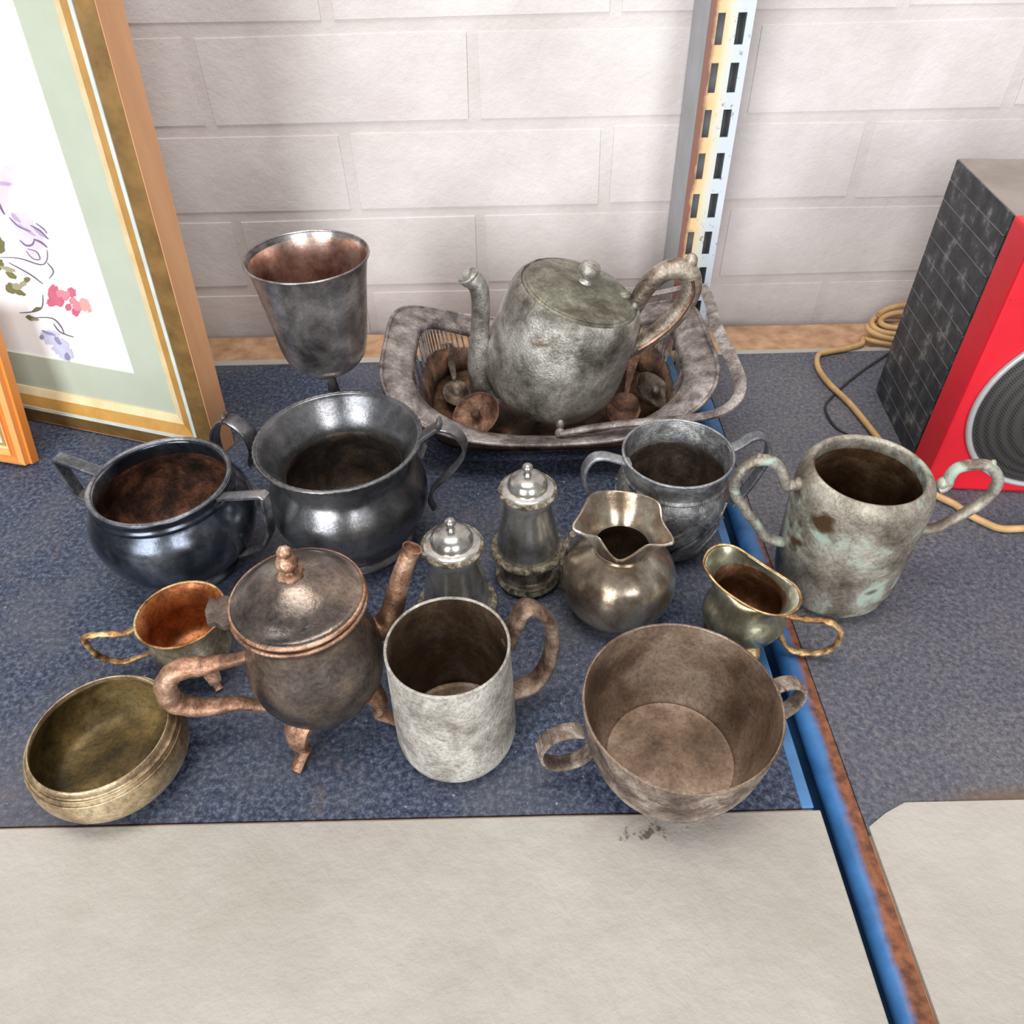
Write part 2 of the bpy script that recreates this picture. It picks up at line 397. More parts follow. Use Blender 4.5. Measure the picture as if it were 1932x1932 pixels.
V += [fr1(u, v_, -.0095) for u, v_ in ((.05, .04), (PW - .05, .04), (PW - .05, PH - .04), (.05, PH - .04))]
paper = new_obj('drawing_sheet', V, [(0, 1, 2, 3), (4, 5, 6, 7), (0, 1, 5, 4), (1, 2, 6, 5), (2, 3, 7, 6), (3, 0, 4, 7)], PAPER, pic, smooth=False)
bb_ = [fr1(u, v_, n_) for n_ in (-.0175, -.0165) for u, v_ in ((.004, .004), (PW - .004, .004), (PW - .004, PH - .004), (.004, PH - .004))]
new_obj('backing_board', bb_, [(0, 1, 2, 3), (4, 5, 6, 7), (0, 1, 5, 4), (1, 2, 6, 5), (2, 3, 7, 6), (3, 0, 4, 7)], CHIP, pic, smooth=False)
# flower print lying flat on the sheet
def uv1(px, py):
    Q = gpl(px, py, C1 + nf1 * -.0075, nf1) - C1; return -Q.dot(d1), Q.dot(up1)
lift = [0]
def blob(cx, cy, rx, ry, ang, mat, name, jag=.18, n=18):
    lift[0] += 1; nz = -.0074 + .00001 * lift[0]
    Vv = []
    for k in range(n):
        a = 2 * PI * k / n; r = 1 + random.uniform(-jag, jag); x, y = rx * r * math.cos(a), ry * r * math.sin(a)
        u, v_ = uv1(cx + x * math.cos(ang) - y * math.sin(ang), cy + x * math.sin(ang) + y * math.cos(ang)); Vv.append(fr1(u, v_, nz))
    return Vv, [tuple(range(n))]
def stroke(pts, wd):
    lift[0] += 1; nz = -.0074 + .00001 * lift[0]
    q = spl([(x, y, 0) for x, y in pts], 4); Vv = []
    for i, p in enumerate(q):
        a, b2 = q[max(i - 1, 0)], q[min(i + 1, len(q) - 1)]; t = (b2 - a).normalized(); w_ = wd * (.4 + .6 * math.sin(PI * (i + .5) / len(q)))
        for s in (-1, 1):
            u, v_ = uv1(p.x - t.y * w_ * s, p.y + t.x * w_ * s); Vv.append(fr1(u, v_, nz))
    return Vv, [(2 * i, 2 * i + 1, 2 * i + 3, 2 * i + 2) for i in range(len(q) - 1)]
INK = {k: plain('print_' + k, c, .7) for k, c in dict(lilac=(222, 208, 226), mauve=(190, 168, 198), violet=(128, 106, 140), olive=(116, 112, 70), leaf=(160, 156, 124), pink=(208, 104, 128), rose=(224, 140, 152), coral=(236, 164, 156), blue=(196, 196, 220), slate=(138, 138, 166), line=(110, 98, 110)).items()}
art = {
 'lilac': [blob(10, 340, 22, 22, .3, 0, 0), blob(8, 372, 12, 22, 0, 0, 0), blob(45, 425, 16, 26, -.7, 0, 0), blob(62, 455, 26, 18, .6, 0, 0), blob(62, 482, 16, 8, .3, 0, 0)],
 'mauve': [blob(12, 352, 14, 4, .1, 0, 0), blob(32, 416, 12, 4, .8, 0, 0), blob(55, 440, 20, 3, .6, 0, 0), blob(80, 446, 18, 3, .6, 0, 0)],
 'violet': [stroke([(0, 385), (6, 400), (12, 410)], 2.2), stroke([(40, 458), (52, 468), (64, 466), (68, 455)], 2), stroke([(66, 456), (80, 462), (92, 472)], 2), stroke([(60, 430), (78, 440), (94, 456)], 1.6), stroke([(70, 426), (84, 436), (92, 446)], 1.4), stroke([(20, 415), (38, 432), (60, 442)], 1.4), stroke([(52, 478), (64, 492), (78, 494), (72, 480), (54, 474)], 1.3)],
 'olive': [blob(2, 465, 9, 18, -.4, 0, 0), blob(2, 505, 7, 12, .2, 0, 0), blob(24, 548, 12, 9, .5, 0, 0), blob(40, 556, 12, 5, .4, 0, 0), blob(54, 532, 6, 5, 0, 0, 0), blob(72, 588, 9, 4, -.4, 0, 0), blob(60, 604, 10, 4, .3, 0, 0), blob(24, 524, 12, 5, .5, 0, 0)],
 'leaf': [blob(34, 545, 10, 6, .5, 0, 0), blob(46, 540, 8, 5, -.3, 0, 0), blob(68, 606, 8, 3, .2, 0, 0), blob(18, 512, 16, 4, .3, 0, 0)],
 'pink': [blob(103, 556, 10, 14, .2, 0, 0), blob(112, 572, 13, 10, .3, 0, 0), blob(100, 574, 10, 8, 0, 0, 0), blob(138, 556, 8, 10, -.4, 0, 0), blob(146, 592, 8, 9, .2, 0, 0), blob(132, 584, 6, 7, 0, 0, 0)],
 'rose': [blob(116, 558, 8, 7, 0, 0, 0), blob(128, 562, 8, 9, 0, 0, 0), blob(150, 582, 11, 9, .4, 0, 0), blob(140, 572, 7, 6, 0, 0, 0)],
 'coral': [blob(164, 580, 9, 12, -.3, 0, 0), blob(172, 590, 4, 4, 0, 0, 0), blob(158, 572, 6, 6, 0, 0, 0)],
 'blue': [blob(98, 640, 18, 14, .4, 0, 0), blob(118, 660, 18, 16, .9, 0, 0), blob(128, 672, 12, 14, -.5, 0, 0)],
 'slate': [blob(94, 632, 14, 3, .3, 0, 0), blob(82, 640, 4, 5, 0, 0, 0), blob(112, 646, 10, 4, .9, 0, 0), blob(130, 676, 5, 8, -.3, 0, 0)],
 'line': [stroke([(0, 490), (40, 492), (80, 504), (92, 494), (92, 476)], 1.2), stroke([(92, 500), (104, 516), (96, 530)], 1.2), stroke([(20, 500), (60, 522), (84, 540)], 1.2), stroke([(84, 560), (82, 584), (66, 592), (40, 594)], 1.3), stroke([(60, 604), (100, 604), (118, 620), (124, 634)], 1.2), stroke([(104, 614), (116, 630), (142, 640)], 1.2)],
}
for k, L in art.items():
    for V, Fc in L: new_obj('flower_print', V, Fc, INK[k], paper, smooth=False)

# small orange frame
ORW = plain('orange_pine', (222, 140, 66), .35, c2=(196, 112, 44), scale=22, stretch=(1, 1, .12), bump=.04)
ORL = plain('pale_orange_pine', (236, 164, 96), .35, c2=(222, 144, 76), scale=22, stretch=(1, 1, .12))
C2 = Vector((-.3887, .4888, 0)); d2 = Vector((.966, -.258, 0)); al2 = math.radians(13)
nb2 = Vector((.258, .966, 0)); up2 = nb2 * math.sin(al2) + Vector((0, 0, math.cos(al2))); nf2 = d2.cross(up2)
if nf2.y > 0: nf2 = -nf2
pic2 = thing('framed_picture', 'small picture in an orange pine frame standing before the flower drawing', 'picture', C2 + Vector((0, 0, .0032)))
fr2 = lambda u, v_, n_: -d2 * u + up2 * v_ + nf2 * n_
P2W, P2H = .16, .118
def rp2(name, t, n0, n1, mat): return ring_prism(name, 0, P2W, 0, P2H, t, n0, n1, mat, pic2, lambda u, v_, n_: fr2(u, v_, n_ if n_ > -.017 else -.0125))
ring_prism('frame_side', -.003, P2W + .003, 0, P2H + .003, (0, .005), -.006, -.006, ORW, pic2, lambda u, v_, n_: fr2(u, v_, n_ if n_ > -.017 else -.013))
rp2('outer_moulding', (0, .0035), -.002, .0, ORL)
rp2('wide_moulding', (.0035, .0085), .0, -.001, ORW)
rp2('inner_moulding', (.0085, .012), .0005, -.002, ORL)
for k, (a_, b_, m_) in enumerate(((.012, .0145, CREAM), (.0145, .0170, GOLD), (.0170, .019, PALE))): rp2('slip_line', (a_, b_), -.003, -.0035, m_)
V = [fr2(u, v_, n_) for n_ in (-.005, -.008) for u, v_ in ((.018, .018), (P2W - .018, .018), (P2W - .018, P2H - .018), (.018, P2H - .018))]
new_obj('picture_sheet', V, [(0, 1, 2, 3), (4, 5, 6, 7), (0, 1, 5, 4), (1, 2, 6, 5), (2, 3, 7, 6), (3, 0, 4, 7)], PAPER, pic2, smooth=False)

# ------------------------------------------------------------------ red speaker
RED = plain('red_plastic', (214, 28, 46), .38, c2=(204, 22, 40), scale=30)
def m_panel():
    m, nt, b = nodes('scuffed_black_laminate'); co = N(nt, 'ShaderNodeTexCoord').outputs['Object']
    c = ramp(nt, noise(nt, co, 60, 7, .7), [(.4, (34, 36, 40)), (.56, (60, 62, 66)), (.68, (132, 128, 122))])
    nt.links.new(c, b.inputs['Base Color']); b.inputs['Roughness'].default_value = .5; return m
PANEL = m_panel(); GROOVE = plain('pale_groove', (140, 140, 142), .7, c2=(110, 110, 112)); TOPP = plain('dusty_grey_top', (150, 140, 132), .8, c2=(128, 118, 110), scale=25)
GRILLE = None
def m_grille():
    m, nt, b = nodes('black_metal_mesh'); co = N(nt, 'ShaderNodeTexCoord').outputs['Object']
    mp = N(nt, 'ShaderNodeMapping'); mp.inputs['Rotation'].default_value = (0, math.radians(45), 0); nt.links.new(co, mp.inputs[0])
    vo = N(nt, 'ShaderNodeTexVoronoi', Scale=620.); vo.inputs['Randomness'].default_value = 0; nt.links.new(mp.outputs[0], vo.inputs['Vector'])
    nt.links.new(ramp(nt, vo.outputs['Distance'], [(.26, (10, 10, 11)), (.44, (72, 70, 68))]), b.inputs['Base Color'])
    b.inputs['Roughness'].default_value = .45; b.inputs['Metallic'].default_value = .4; return m
SR = math.radians(-5)
spk = thing('speaker', 'red fronted speaker with scored black side panel and round mesh grille', 'speaker', (.3106, .4408, 0), rot=(0, 0, SR))
SW, SHh, SD = .152, .196, .1322
box('cabinet', .0012, SW - .0012, .030, SD, 0, SHh - .0015, PANEL, spk, .001)
box('top_panel', 0.0005, SW - .0005, .028, SD, SHh - .0015, SHh, TOPP, spk, .0004)
# side panel tiles: scored lines every 14.4 mm
for k in range(14):
    zt = .0008 + k * .01392
    box('side_panel_strip', 0, .0014, .0325, SD + .0004, zt, zt + .0132, PANEL, spk)
    if k: box('scored_line', .0001, .0014, .0345, SD - .001, zt - .00072, zt, GROOVE, spk)

box('front_bezel', -.0008, SW + .0008, 0, .0305, .0, SHh + .0005, RED, spk, .0022)
SCX, SCZ, SRR = .0760, .0753, .0664
ringp = [(SCX + SRR * math.cos(a), -.0012, SCZ + SRR * math.sin(a)) for a in [2 * PI * k / 72 for k in range(72)]]
sweep('grille_ring', ringp, .0022, .0022, plain('silver_ring', (190, 190, 190), .4, .3), spk, ns=8, closed=True)
V = []; Fc = []
for i, (rr, yy) in enumerate([(0, -.010), (.02, -.0092), (.04, -.0065), (.055, -.0030), (.0655, .0)]):
    for k in range(48):
        a = 2 * PI * k / 48; V.append(Vector((SCX + rr * math.cos(a), yy - .0005, SCZ + rr * math.sin(a))))
for i in range(4):
    for k in range(48): Fc.append((i * 48 + k, i * 48 + (k + 1) % 48, (i + 1) * 48 + (k + 1) % 48, (i + 1) * 48 + k))
new_obj('mesh_grille', V, Fc, m_grille(), spk)
box('score_ridge', .0015, SW - .0015, -.0007, .002, .1545, .1555, RED, spk)
V, Fc = ball_data((SCX - .012, -.011, SCZ - .035), .0012, .0012, .0012, 8, 6); new_obj('screw', V, Fc, plain('screw_steel', (190, 190, 190), .3, .8), spk)

# ------------------------------------------------------------------ cords
FLEX = plain('tan_flex', (198, 160, 110), .5, c2=(164, 128, 84), scale=60)
pts = []
cxx, cyy = .384, .657
for k in range(5 * 14):
    a = 2 * PI * k / 14 + PI; lp = k / 14
    pts.append((cxx + (.044 - .002 * lp) * math.cos(a) + .004 * math.sin(lp * 2), cyy + (.017 + .003 * math.sin(lp * 3)) * math.sin(a), .003 + .0044 * lp + .002 * math.sin(a * 2 + lp)))
pts = pts[::-1]
pts += [(.334, .645, .004)]
for px, py in [(1596, 658), (1562, 664), (1545, 669), (1541, 684), (1548, 703), (1568, 728), (1602, 760), (1640, 806)]:
    q = gz(px, py, .0028); pts.append((q.x, q.y, .0031))
pts += [(.2995, .480, .0031), (.3035, .452, .0031), (.312, .4335, .0031)]
for px, py in [(1800, 951), (1823, 968), (1856, 985), (1887, 997), (1932, 997), (2010, 992)]:
    q = gz(px, py, .0028); pts.append((q.x, q.y, .0031))
pts += [(.48, .3915, .0031), (.58, .388, .0031)]
sweep('electric_flex', spl(pts, 4), .0028, .0026, FLEX, None, ns=8)
tag(bpy.data.objects['electric_flex'], 'tan electric flex running from a coiled bundle past the red speaker', 'cord')
pts = [gz(*q, .0015) for q in [(1686, 661), (1646, 686), (1614, 709), (1584, 734), (1562, 757), (1557, 768), (1563, 787), (1580, 808), (1612, 822)]]
tag(sweep('thin_wire', spl(pts, 4), .0011, .0011, plain('black_wire', (30, 30, 32), .4), None, ns=6), 'thin black wire curling from behind the speaker under the tan flex', 'wire')
# ------------------------------------------------------------------ tableware
COPPER = metal('worn_copper', (112, 82, 64), (172, 130, 104), (212, 174, 148), (.3, .5), .9, 60, bump=.3)
BRASSY = metal('worn_brass', (120, 86, 52), (184, 142, 92), (224, 190, 138), (.3, .48), .9, 70, bump=.3)
def hpl(X, Y, deg): return (X, Y, 0), (-math.sin(math.radians(deg)), math.cos(math.radians(deg)), 0)
def hpath(pix, X, Y, deg, n=6):
    P, nn = hpl(X, Y, deg); c_, s_ = math.cos(math.radians(deg)), math.sin(math.radians(deg))
    return spl([Vector((X + q[0] * c_, Y + q[0] * s_, q[1])) if len(q) == 3 else gpl(*q, P, nn) for q in pix], n), nn
def handle(name, pix, X, Y, deg, w, t, mat, root, rect=False, ns=10, n=6, orn=0.):
    path, nn = hpath(pix, X, Y, deg, n); L = len(path)
    if orn:
        W = [w * (1 + orn * math.sin(i * 1.1) * math.cos(i * .37)) for i in range(L)]; T = [t * (1 + orn * math.sin(i * 1.3 + 1)) for i in range(L)]
    elif isinstance(w, tuple):
        W = [w[0] + (w[1] - w[0]) * i / (L - 1) for i in range(L)]; T = t
    else: W, T = w, t
    return sweep(name, path, W, T, mat, root, side=nn, ns=ns, rect=rect, org=root.location)
def torus(name, r, z, t, mat, root, bead=0, seg=96, tz=None, n=8):
    tz = tz or t; V, Fc = [], []
    for k in range(seg):
        a = 2 * PI * k / seg; q = 1 + (.2 * (1 if k % 2 else -1) if bead else 0)
        for j in range(n):
            b = 2 * PI * j / n; rr = r + t * q * math.cos(b)
            V.append(Vector((rr * math.cos(a), rr * math.sin(a), z + tz * q * math.sin(b))))
    for k in range(seg):
        for j in range(n): Fc.append((k * n + j, ((k + 1) % seg) * n + j, ((k + 1) % seg) * n + (j + 1) % n, k * n + (j + 1) % n))
    return new_obj(name, V, Fc, mat, root, sharp=80)
def leg(root, ang, rt_, zt, rb, mat, s=1.):
    c, s_ = math.cos(math.radians(ang)), math.sin(math.radians(ang))
    pr = [(rt_ - .004, zt + .004), (rt_ + .003, zt), (rt_ + .006, zt * .62), (rt_ + .003, zt * .35), (rb, .0035), (rb + .0035, .0018)]
    path = spl([(r * c, r * s_, z) for r, z in pr], 4); L = len(path)
    W = [(.0075 * (1 - i / (L - 1)) ** 1.5 + .0026 + .0016 * (i / (L - 1)) ** 6) * s for i in range(L)]
    T = [(.0032 * (1 - i / (L - 1)) + .0017) * s for i in range(L)]
    return sweep('foot', path, W, T, mat, root, side=(-s_, c, 0), ns=8)

# --- large two-handled bowl
X, Y = .0820, .2194
BB_O = metal('crusted_brown_silver', (84, 70, 62), (136, 120, 108), (178, 164, 150), (.45, .65), .55, 60, bump=.5, patch=((92, 66, 56), .56, 70, .3))
BB_I = metal('brown_tarnished_silver', (96, 78, 64), (134, 112, 94), (166, 146, 128), (.36, .55), .7, 22, bump=.12)
r = thing('two_handled_bowl', 'large round brown-tarnished bowl with two strap ring handles overhanging the front strip', 'bowl', (X, Y, 0))
lathe('body', [(0, .0005), (.030, .0005), (.030, .0005), (.034, .003), (.0405, .014), (.0455, .029), (.0480, .045), (.0492, .0588), (.0490, .0594), (.0482, .0592), (.0470, .045), (.0445, .029), (.0395, .0150), (.0345, .0085), (.030, .007), (0, .007)], [BB_O, BB_I], r, split=9)
torus('rim', .0488, .0592, .0008, BB_I, r)
hl = gz(1055, 1412, .036) - Vector((X, Y, .036)); dl = math.degrees(math.atan2(hl.y, hl.x))
hr = gz(1500, 1312, .036) - Vector((X, Y, .036)); dr = math.degrees(math.atan2(hr.y, hr.x))
print('bowl handles', dl, dr)
def ring_handle(root, X, Y, deg, r0, zc, rad_r, rad_z, w, mat):
    c, s = math.cos(math.radians(deg)), math.sin(math.radians(deg)); pth = []
    for k in range(25):
        a = math.radians(122 - 278 * k / 24); rr = r0 + rad_r * .72 + rad_r * math.cos(a); pth.append(Vector((rr * c, rr * s, zc + rad_z * math.sin(a))))
    h = sweep('handle', pth, w, .0010, mat, root, side=(-s, c, 0), ns=12, rect=True)
    bands = []
    for k in (6, 8, 10):
        p = pth[k]; d = (pth[k] - Vector((c, s, 0)) * (r0 + rad_r * .72) - Vector((0, 0, zc))).normalized()
        bands.append(sweep_data([p + Vector((-s, c, 0)) * w * q + d * .0010 for q in (-1, -.5, 0, .5, 1)], .0006, .0006, ns=6))
    V, Fc = merge(bands); new_obj('handle_bands', V, Fc, mat, h)
ring_handle(r, X, Y, dl, .0478, .036, .0140, .0150, .0043, BB_O)
ring_handle(r, X, Y, dr, .0478, .036, .0140, .0150, .0043, BB_O)

# --- tankard
X, Y = -.0335, .2398
MG_O = metal('pale_crusted_pewter', (140, 134, 126), (176, 170, 160), (204, 200, 190), (.5, .7), .35, 45, bump=.6, patch=((92, 90, 90), .66, 38, .6), spots=((112, 88, 58), 60, .74))
MG_I = metal('brown_stained_pewter', (70, 52, 38), (112, 90, 70), (160, 146, 134), (.38, .55), .75, 20, bump=.15)
r = thing('tankard', 'pale crusted metal tankard with thick ear handle and stained inside', 'mug', (X, Y, 0))
lathe('body', [(0, .001), (.027, .001), (.027, .001), (.0305, .0035), (.0325, .009), (.0328, .020), (.0322, .045), (.0314, .070), (.0310, .0820), (.0306, .0826), (.0300, .0820), (.0303, .070), (.0308, .045), (.0310, .012), (.028, .006), (0, .006)], [MG_O, MG_I], r, split=10)
torus('rim', .0306, .0823, .0008, MG_O, r)
MG_H = metal('brown_worn_handle', (86, 66, 54), (140, 116, 98), (184, 164, 146), (.4, .6), .7, 50, bump=.3)
handle('handle', [(.0328, .0660, 'p'), (.0352, .0740, 'p'), (990, 1147), (1018, 1152), (1038, 1176), (1042, 1212), (1033, 1252), (1012, 1284), (990, 1296), (.0318, .022, 'p')], X, Y, 24, .0062, .0033, MG_H, r, ns=12)

# --- tall two-handled vase
X, Y = .2090, .3478
TV_O = metal('nickel_with_verdigris', (104, 94, 82), (152, 144, 130), (188, 182, 168), (.4, .6), .72, 30, bump=.3, patch=((158, 172, 158), .53, 27, .15), spots=((84, 62, 40), 24, .59))
TV_I = metal('brown_inside', (62, 44, 28), (98, 72, 48), (140, 116, 92), (.4, .55), .7, 25)
r = thing('two_handled_vase', 'tall nickel vase with verdigris patches, curled handles and a wide rolled mouth', 'vase', (X, Y, 0))
lathe('body', [(0, .001), (.027, .001), (.027, .001), (.0325, .0035), (.0360, .011), (.0375, .025), (.0385, .050), (.0392, .075), (.0390, .085), (.0375, .0930), (.0352, .0972), (.0330, .0990), (.0314, .0985), (.0306, .0965), (.0310, .090), (.0340, .080), (.0360, .060), (.035, .015), (.030, .006), (0, .006)], [TV_O, TV_I], r, split=14)
handle('handle', [(1500, 912), (1484, 916), (1478, 898), (1466, 876), (1442, 867), (1412, 876), (1390, 900), (1386, 926), (1402, 956), (1428, 990), (1446, 1014), (.0380, .040, 'p')], X, Y, 180, .0038, .0031, TV_O, r)
handle('handle', [(1770, 922), (1786, 914), (1792, 898), (1808, 882), (1840, 876), (1868, 880), (1883, 904), (1868, 934), (1836, 958), (1800, 978), (1764, 996), (.0375, .048, 'p')], X, Y, 0, .0038, .0031, TV_O, r)
for pxy, dg in (((1432, 864), 180), ((1872, 876), 0)):
    p = gpl(*pxy, *hpl(X, Y, dg)) - r.location
    V, Fc = ball_data(p, .0022, .0022, .0035, 8, 6); new_obj('thumb_tip', V, Fc, TV_O, r)
for pxy in ((1505, 912), (1778, 912)):
    p = gpl(*pxy, *hpl(X, Y, 0)) - r.location
    V, Fc = ball_data(p, .0036, .0036, .0046, 10, 8); new_obj('handle_boss', V, Fc, TV_O, r)

# --- urn
X, Y = -.1107, .4030
UR = metal('grey_pewter', (84, 84, 86), (116, 116, 118), (146, 144, 144), (.2, .34), .97, 26, bump=.08, grit=.3)
UR_I = metal('stained_pewter_inside', (58, 52, 48), (86, 78, 72), (124, 104, 88), (.45, .65), .7, 40)
r = thing('two_handled_urn', 'dark pewter urn with flared beaded rim, angular scroll handles and shadowed inside', 'vase', (X, Y, 0))
lathe('body', [(0, .001), (.040, .001), (.040, .001), (.0405, .0025), (.0385, .005), (.0385, .005), (.0375, .0075), (.042, .014), (.0480, .026), (.0500, .0325), (.0500, .0325), (.0520, .0335), (.0520, .0335), (.0535, .0415), (.0528, .050), (.0490, .0585), (.0450, .066), (.0445, .072), (.0475, .080), (.0528, .0870), (.0525, .0885), (.0505, .0880), (.0455, .0800), (.0410, .0725), (.0385, .0655), (.0388, .0600), (.046, .048), (.048, .036), (.038, .010), (0, .006)], [UR, UR_I], r, split=24)
torus('beaded_rim', .0530, .0880, .0013, UR, r, bead=1, seg=128)
handle('handle', [(486, 874), (480, 864), (481, 842), (468, 816), (444, 796), (424, 790), (408, 806), (406, 832), (418, 862), (446, 896), (478, 926), (508, 944), (524, 950)], X, Y, 155, (.0070, .0034), .0013, UR, r, rect=True, ns=12)
handle('handle', [(800, 852), (792, 840), (796, 824), (812, 812), (830, 804), (856, 812), (874, 832), (876, 852), (862, 876), (838, 900), (818, 920), (812, 940), (820, 958)], X, Y, -8, (.0070, .0030), .0013, UR, r, rect=True, ns=12)
for pxy, dg in (((424, 788), 155), ((828, 800), -8)):
    p = gpl(*pxy, *hpl(X, Y, dg)) - r.location
    V, Fc = ball_data(p, .0022, .0068, .0036, 8, 6); new_obj('thumb_tip', V, Fc, UR, r)

# --- squat pot
X, Y = -.2218, .3800
PT = metal('blackened_steel', (50, 54, 62), (88, 94, 104), (140, 146, 154), (.12, .26), 1., 18, bump=.04, grit=.3)
PT_R = metal('grey_steel_rim', (84, 84, 88), (122, 122, 126), (156, 152, 150), (.28, .45), .95, 40)
PT_I = metal('rusty_inside', (40, 26, 20), (86, 54, 38), (138, 92, 66), (.5, .7), .4, 55, bump=.4)
r = thing('sugar_bowl', 'squat blackened bowl with rust inside and two angular handles beside the pewter urn', 'bowl', (X, Y, 0))
lathe('body', [(0, .001), (.0300, .001), (.0300, .001), (.0310, .003), (.0285, .007), (.0300, .010), (.0400, .018), (.0485, .031), (.0518, .045), (.0505, .056), (.0465, .0645), (.0445, .0675), (.0445, .0675), (.0452, .070), (.0440, .0725), (.0445, .0755), (.0440, .0768), (.0410, .0765), (.0398, .0740), (.0405, .066), (.046, .054), (.048, .042), (.040, .024), (.028, .014), (0, .011)], [PT, PT_I], r, split=19)
torus('rim', .0425, .0765, .0016, PT_R, r, tz=.0012)
def bar_handle(pix, deg, wd):
    P, nn = hpl(X, Y, deg); c_, s_ = math.cos(math.radians(deg)), math.sin(math.radians(deg)); pp = [Vector((X + q[0] * c_, Y + q[0] * s_, q[1])) if len(q) == 3 else gpl(*q, P, nn) for q in pix]; path = []
    for a, b in zip(pp[:-1], pp[1:]):
        for t in (.04, .5, .96): path.append(a.lerp(b, t))
    return sweep('handle', path, wd, .0012, PT_R, r, side=nn, ns=12, rect=True, org=r.location)
bar_handle([(.0425, .0735, 'p'), (103, 860), (150, 930), (.0500, .040, 'p')], 165, .0045)
bar_handle([(.0425, .0735, 'p'), (499, 932), (511, 1003), (500, 1028), (.0440, .024, 'p')], -20, .0040)

# --- embossed two-handled mug
X, Y = .1085, .3965
EM = metal('embossed_grey_pewter', (100, 98, 98), (142, 142, 142), (178, 176, 174), (.38, .55), .85, 55, bump=.7, fine=160)
EM_I = metal('brown_stained_inside', (62, 52, 44), (92, 78, 66), (122, 106, 90), (.5, .7), .4, 60)
EM_R = metal('pale_pewter_rim', (112, 114, 120), (146, 148, 152), (172, 172, 174), (.34, .5), .9, 40)
r = thing('embossed_mug', 'grey embossed pewter mug with two ear handles and dark empty inside', 'mug', (X, Y, 0))
lathe('body', [(0.0, 0.00091), (0.02562, 0.00091), (0.02562, 0.00091), (0.02819, 0.00273), (0.02972, 0.01091), (0.03331, 0.02363), (0.03669, 0.03818), (0.03772, 0.04727), (0.03639, 0.05409), (0.03383, 0.05772), (0.03383, 0.05772), (0.03505, 0.05954), (0.03383, 0.06136), (0.03383, 0.06136), (0.03434, 0.06727), (0.03608, 0.07545), (0.03546, 0.07599), (0.03464, 0.07545), (0.033, 0.06727), (0.03198, 0.05954), (0.03383, 0.0509), (0.03383, 0.0409), (0.02665, 0.00909), (0.0, 0.00545)], [EM, EM_I, EM_R], r, split=19)
# chased leaf scrolls standing proud of the belly
sc_ = []
for k in range(14):
    a0 = 2 * PI * k / 14; q = []
    for j in range(15):
        t = j / 14; a = a0 + .30 * math.sin(t * 5.2 + k); z = .011 + .040 * t
        rr = .0297 + (.0078 * math.sin(min(1, (z - .009) / .038) * PI / 2)) + .0003
        q.append(Vector((rr * math.cos(a), rr * math.sin(a), z)))
    sc_.append(sweep_data(q, .0011, .0007, ns=6))
V, Fc = merge(sc_); new_obj('chased_scrolls', V, Fc, EM, r)
torus('rim', .0355, .0757, .0010, EM_R, r)
handle('handle', [(1188, 872), (1166, 866), (1140, 860), (1118, 864), (1103, 884), (1102, 908), (1114, 934), (1140, 962), (1170, 984)], X, Y, 187, .0042, .0014, EM_R, r, rect=True, ns=12)
handle('handle', [(1376, 848), (1396, 838), (1420, 824), (1440, 824), (1450, 842), (1444, 868), (1424, 900), (1400, 930), (1380, 950)], X, Y, 7, .0042, .0014, EM_R, r, rect=True, ns=12)

# --- small copper-lined cup
X, Y = -.1895, .2899
CU_O = metal('dull_brassy_silver', (98, 88, 70), (142, 132, 112), (184, 174, 152), (.32, .5), .85, 45)
CU_I = metal('orange_copper_lining', (120, 66, 34), (178, 106, 58), (214, 150, 98), (.3, .45), .9, 28)
r = thing('sugar_cup', 'small footed cup with orange copper lining and one pointed handle', 'cup', (X, Y, 0))
lathe('body', [(0, .010), (.010, .0105), (.018, .0150), (.0225, .024), (.0232, .032), (.0212, .040), (.0210, .0440), (.0225, .0490), (.0248, .0520), (.0244, .0524), (.0222, .0498), (.0204, .044), (.0206, .039), (.0218, .031), (.021, .024), (.016, .0165), (0, .013)], [CU_O, CU_I], r, split=9)
torus('rim', .0245, .0520, .0008, BRASSY, r)
handle('handle', [(.0225, .046, 'p'), (238, 1194), (205, 1196), (178, 1198), (158, 1203), (166, 1218), (184, 1236), (212, 1246), (244, 1246), (.0215, .022, 'p')], X, Y, 183, .0020, .0015, BRASSY, r, orn=.28)
for a in (-52, 68, 188): leg(r, a, .013, .012, .018, COPPER, .62)

# --- brass bowl
X, Y = -.2158, .2236
BO_O = metal('old_brass', (118, 98, 74), (170, 148, 116), (208, 190, 156), (.3, .5), .9, 35, patch=((150, 96, 62), .64, 45, .8))
BO_I = metal('olive_tarnish_inside', (54, 44, 20), (98, 80, 42), (142, 120, 74), (.4, .6), .6, 24, patch=((126, 126, 98), .64, 50, .3))
r = thing('brass_bowl', 'plain round brass bowl with incurved wall and olive-brown inside', 'bowl', (X, Y, 0))
lathe('body', [(0, .001), (.022, .001), (.022, .001), (.030, .0045), (.0365, .0115), (.0395, .0205), (.0390, .0285), (.0368, .0345), (.0368, .0345), (.0358, .0352), (.0354, .0372), (.0345, .0388), (.0338, .0384), (.0345, .0350), (.0368, .0280), (.0370, .0205), (.034, .0125), (.027, .0070), (0, .0060)], [BO_O, BO_I], r, split=13)
for zz, rr in ((.0315, .0384), (.0345, .0370)): torus('rim_band', rr, zz, .0006, BO_O, r)

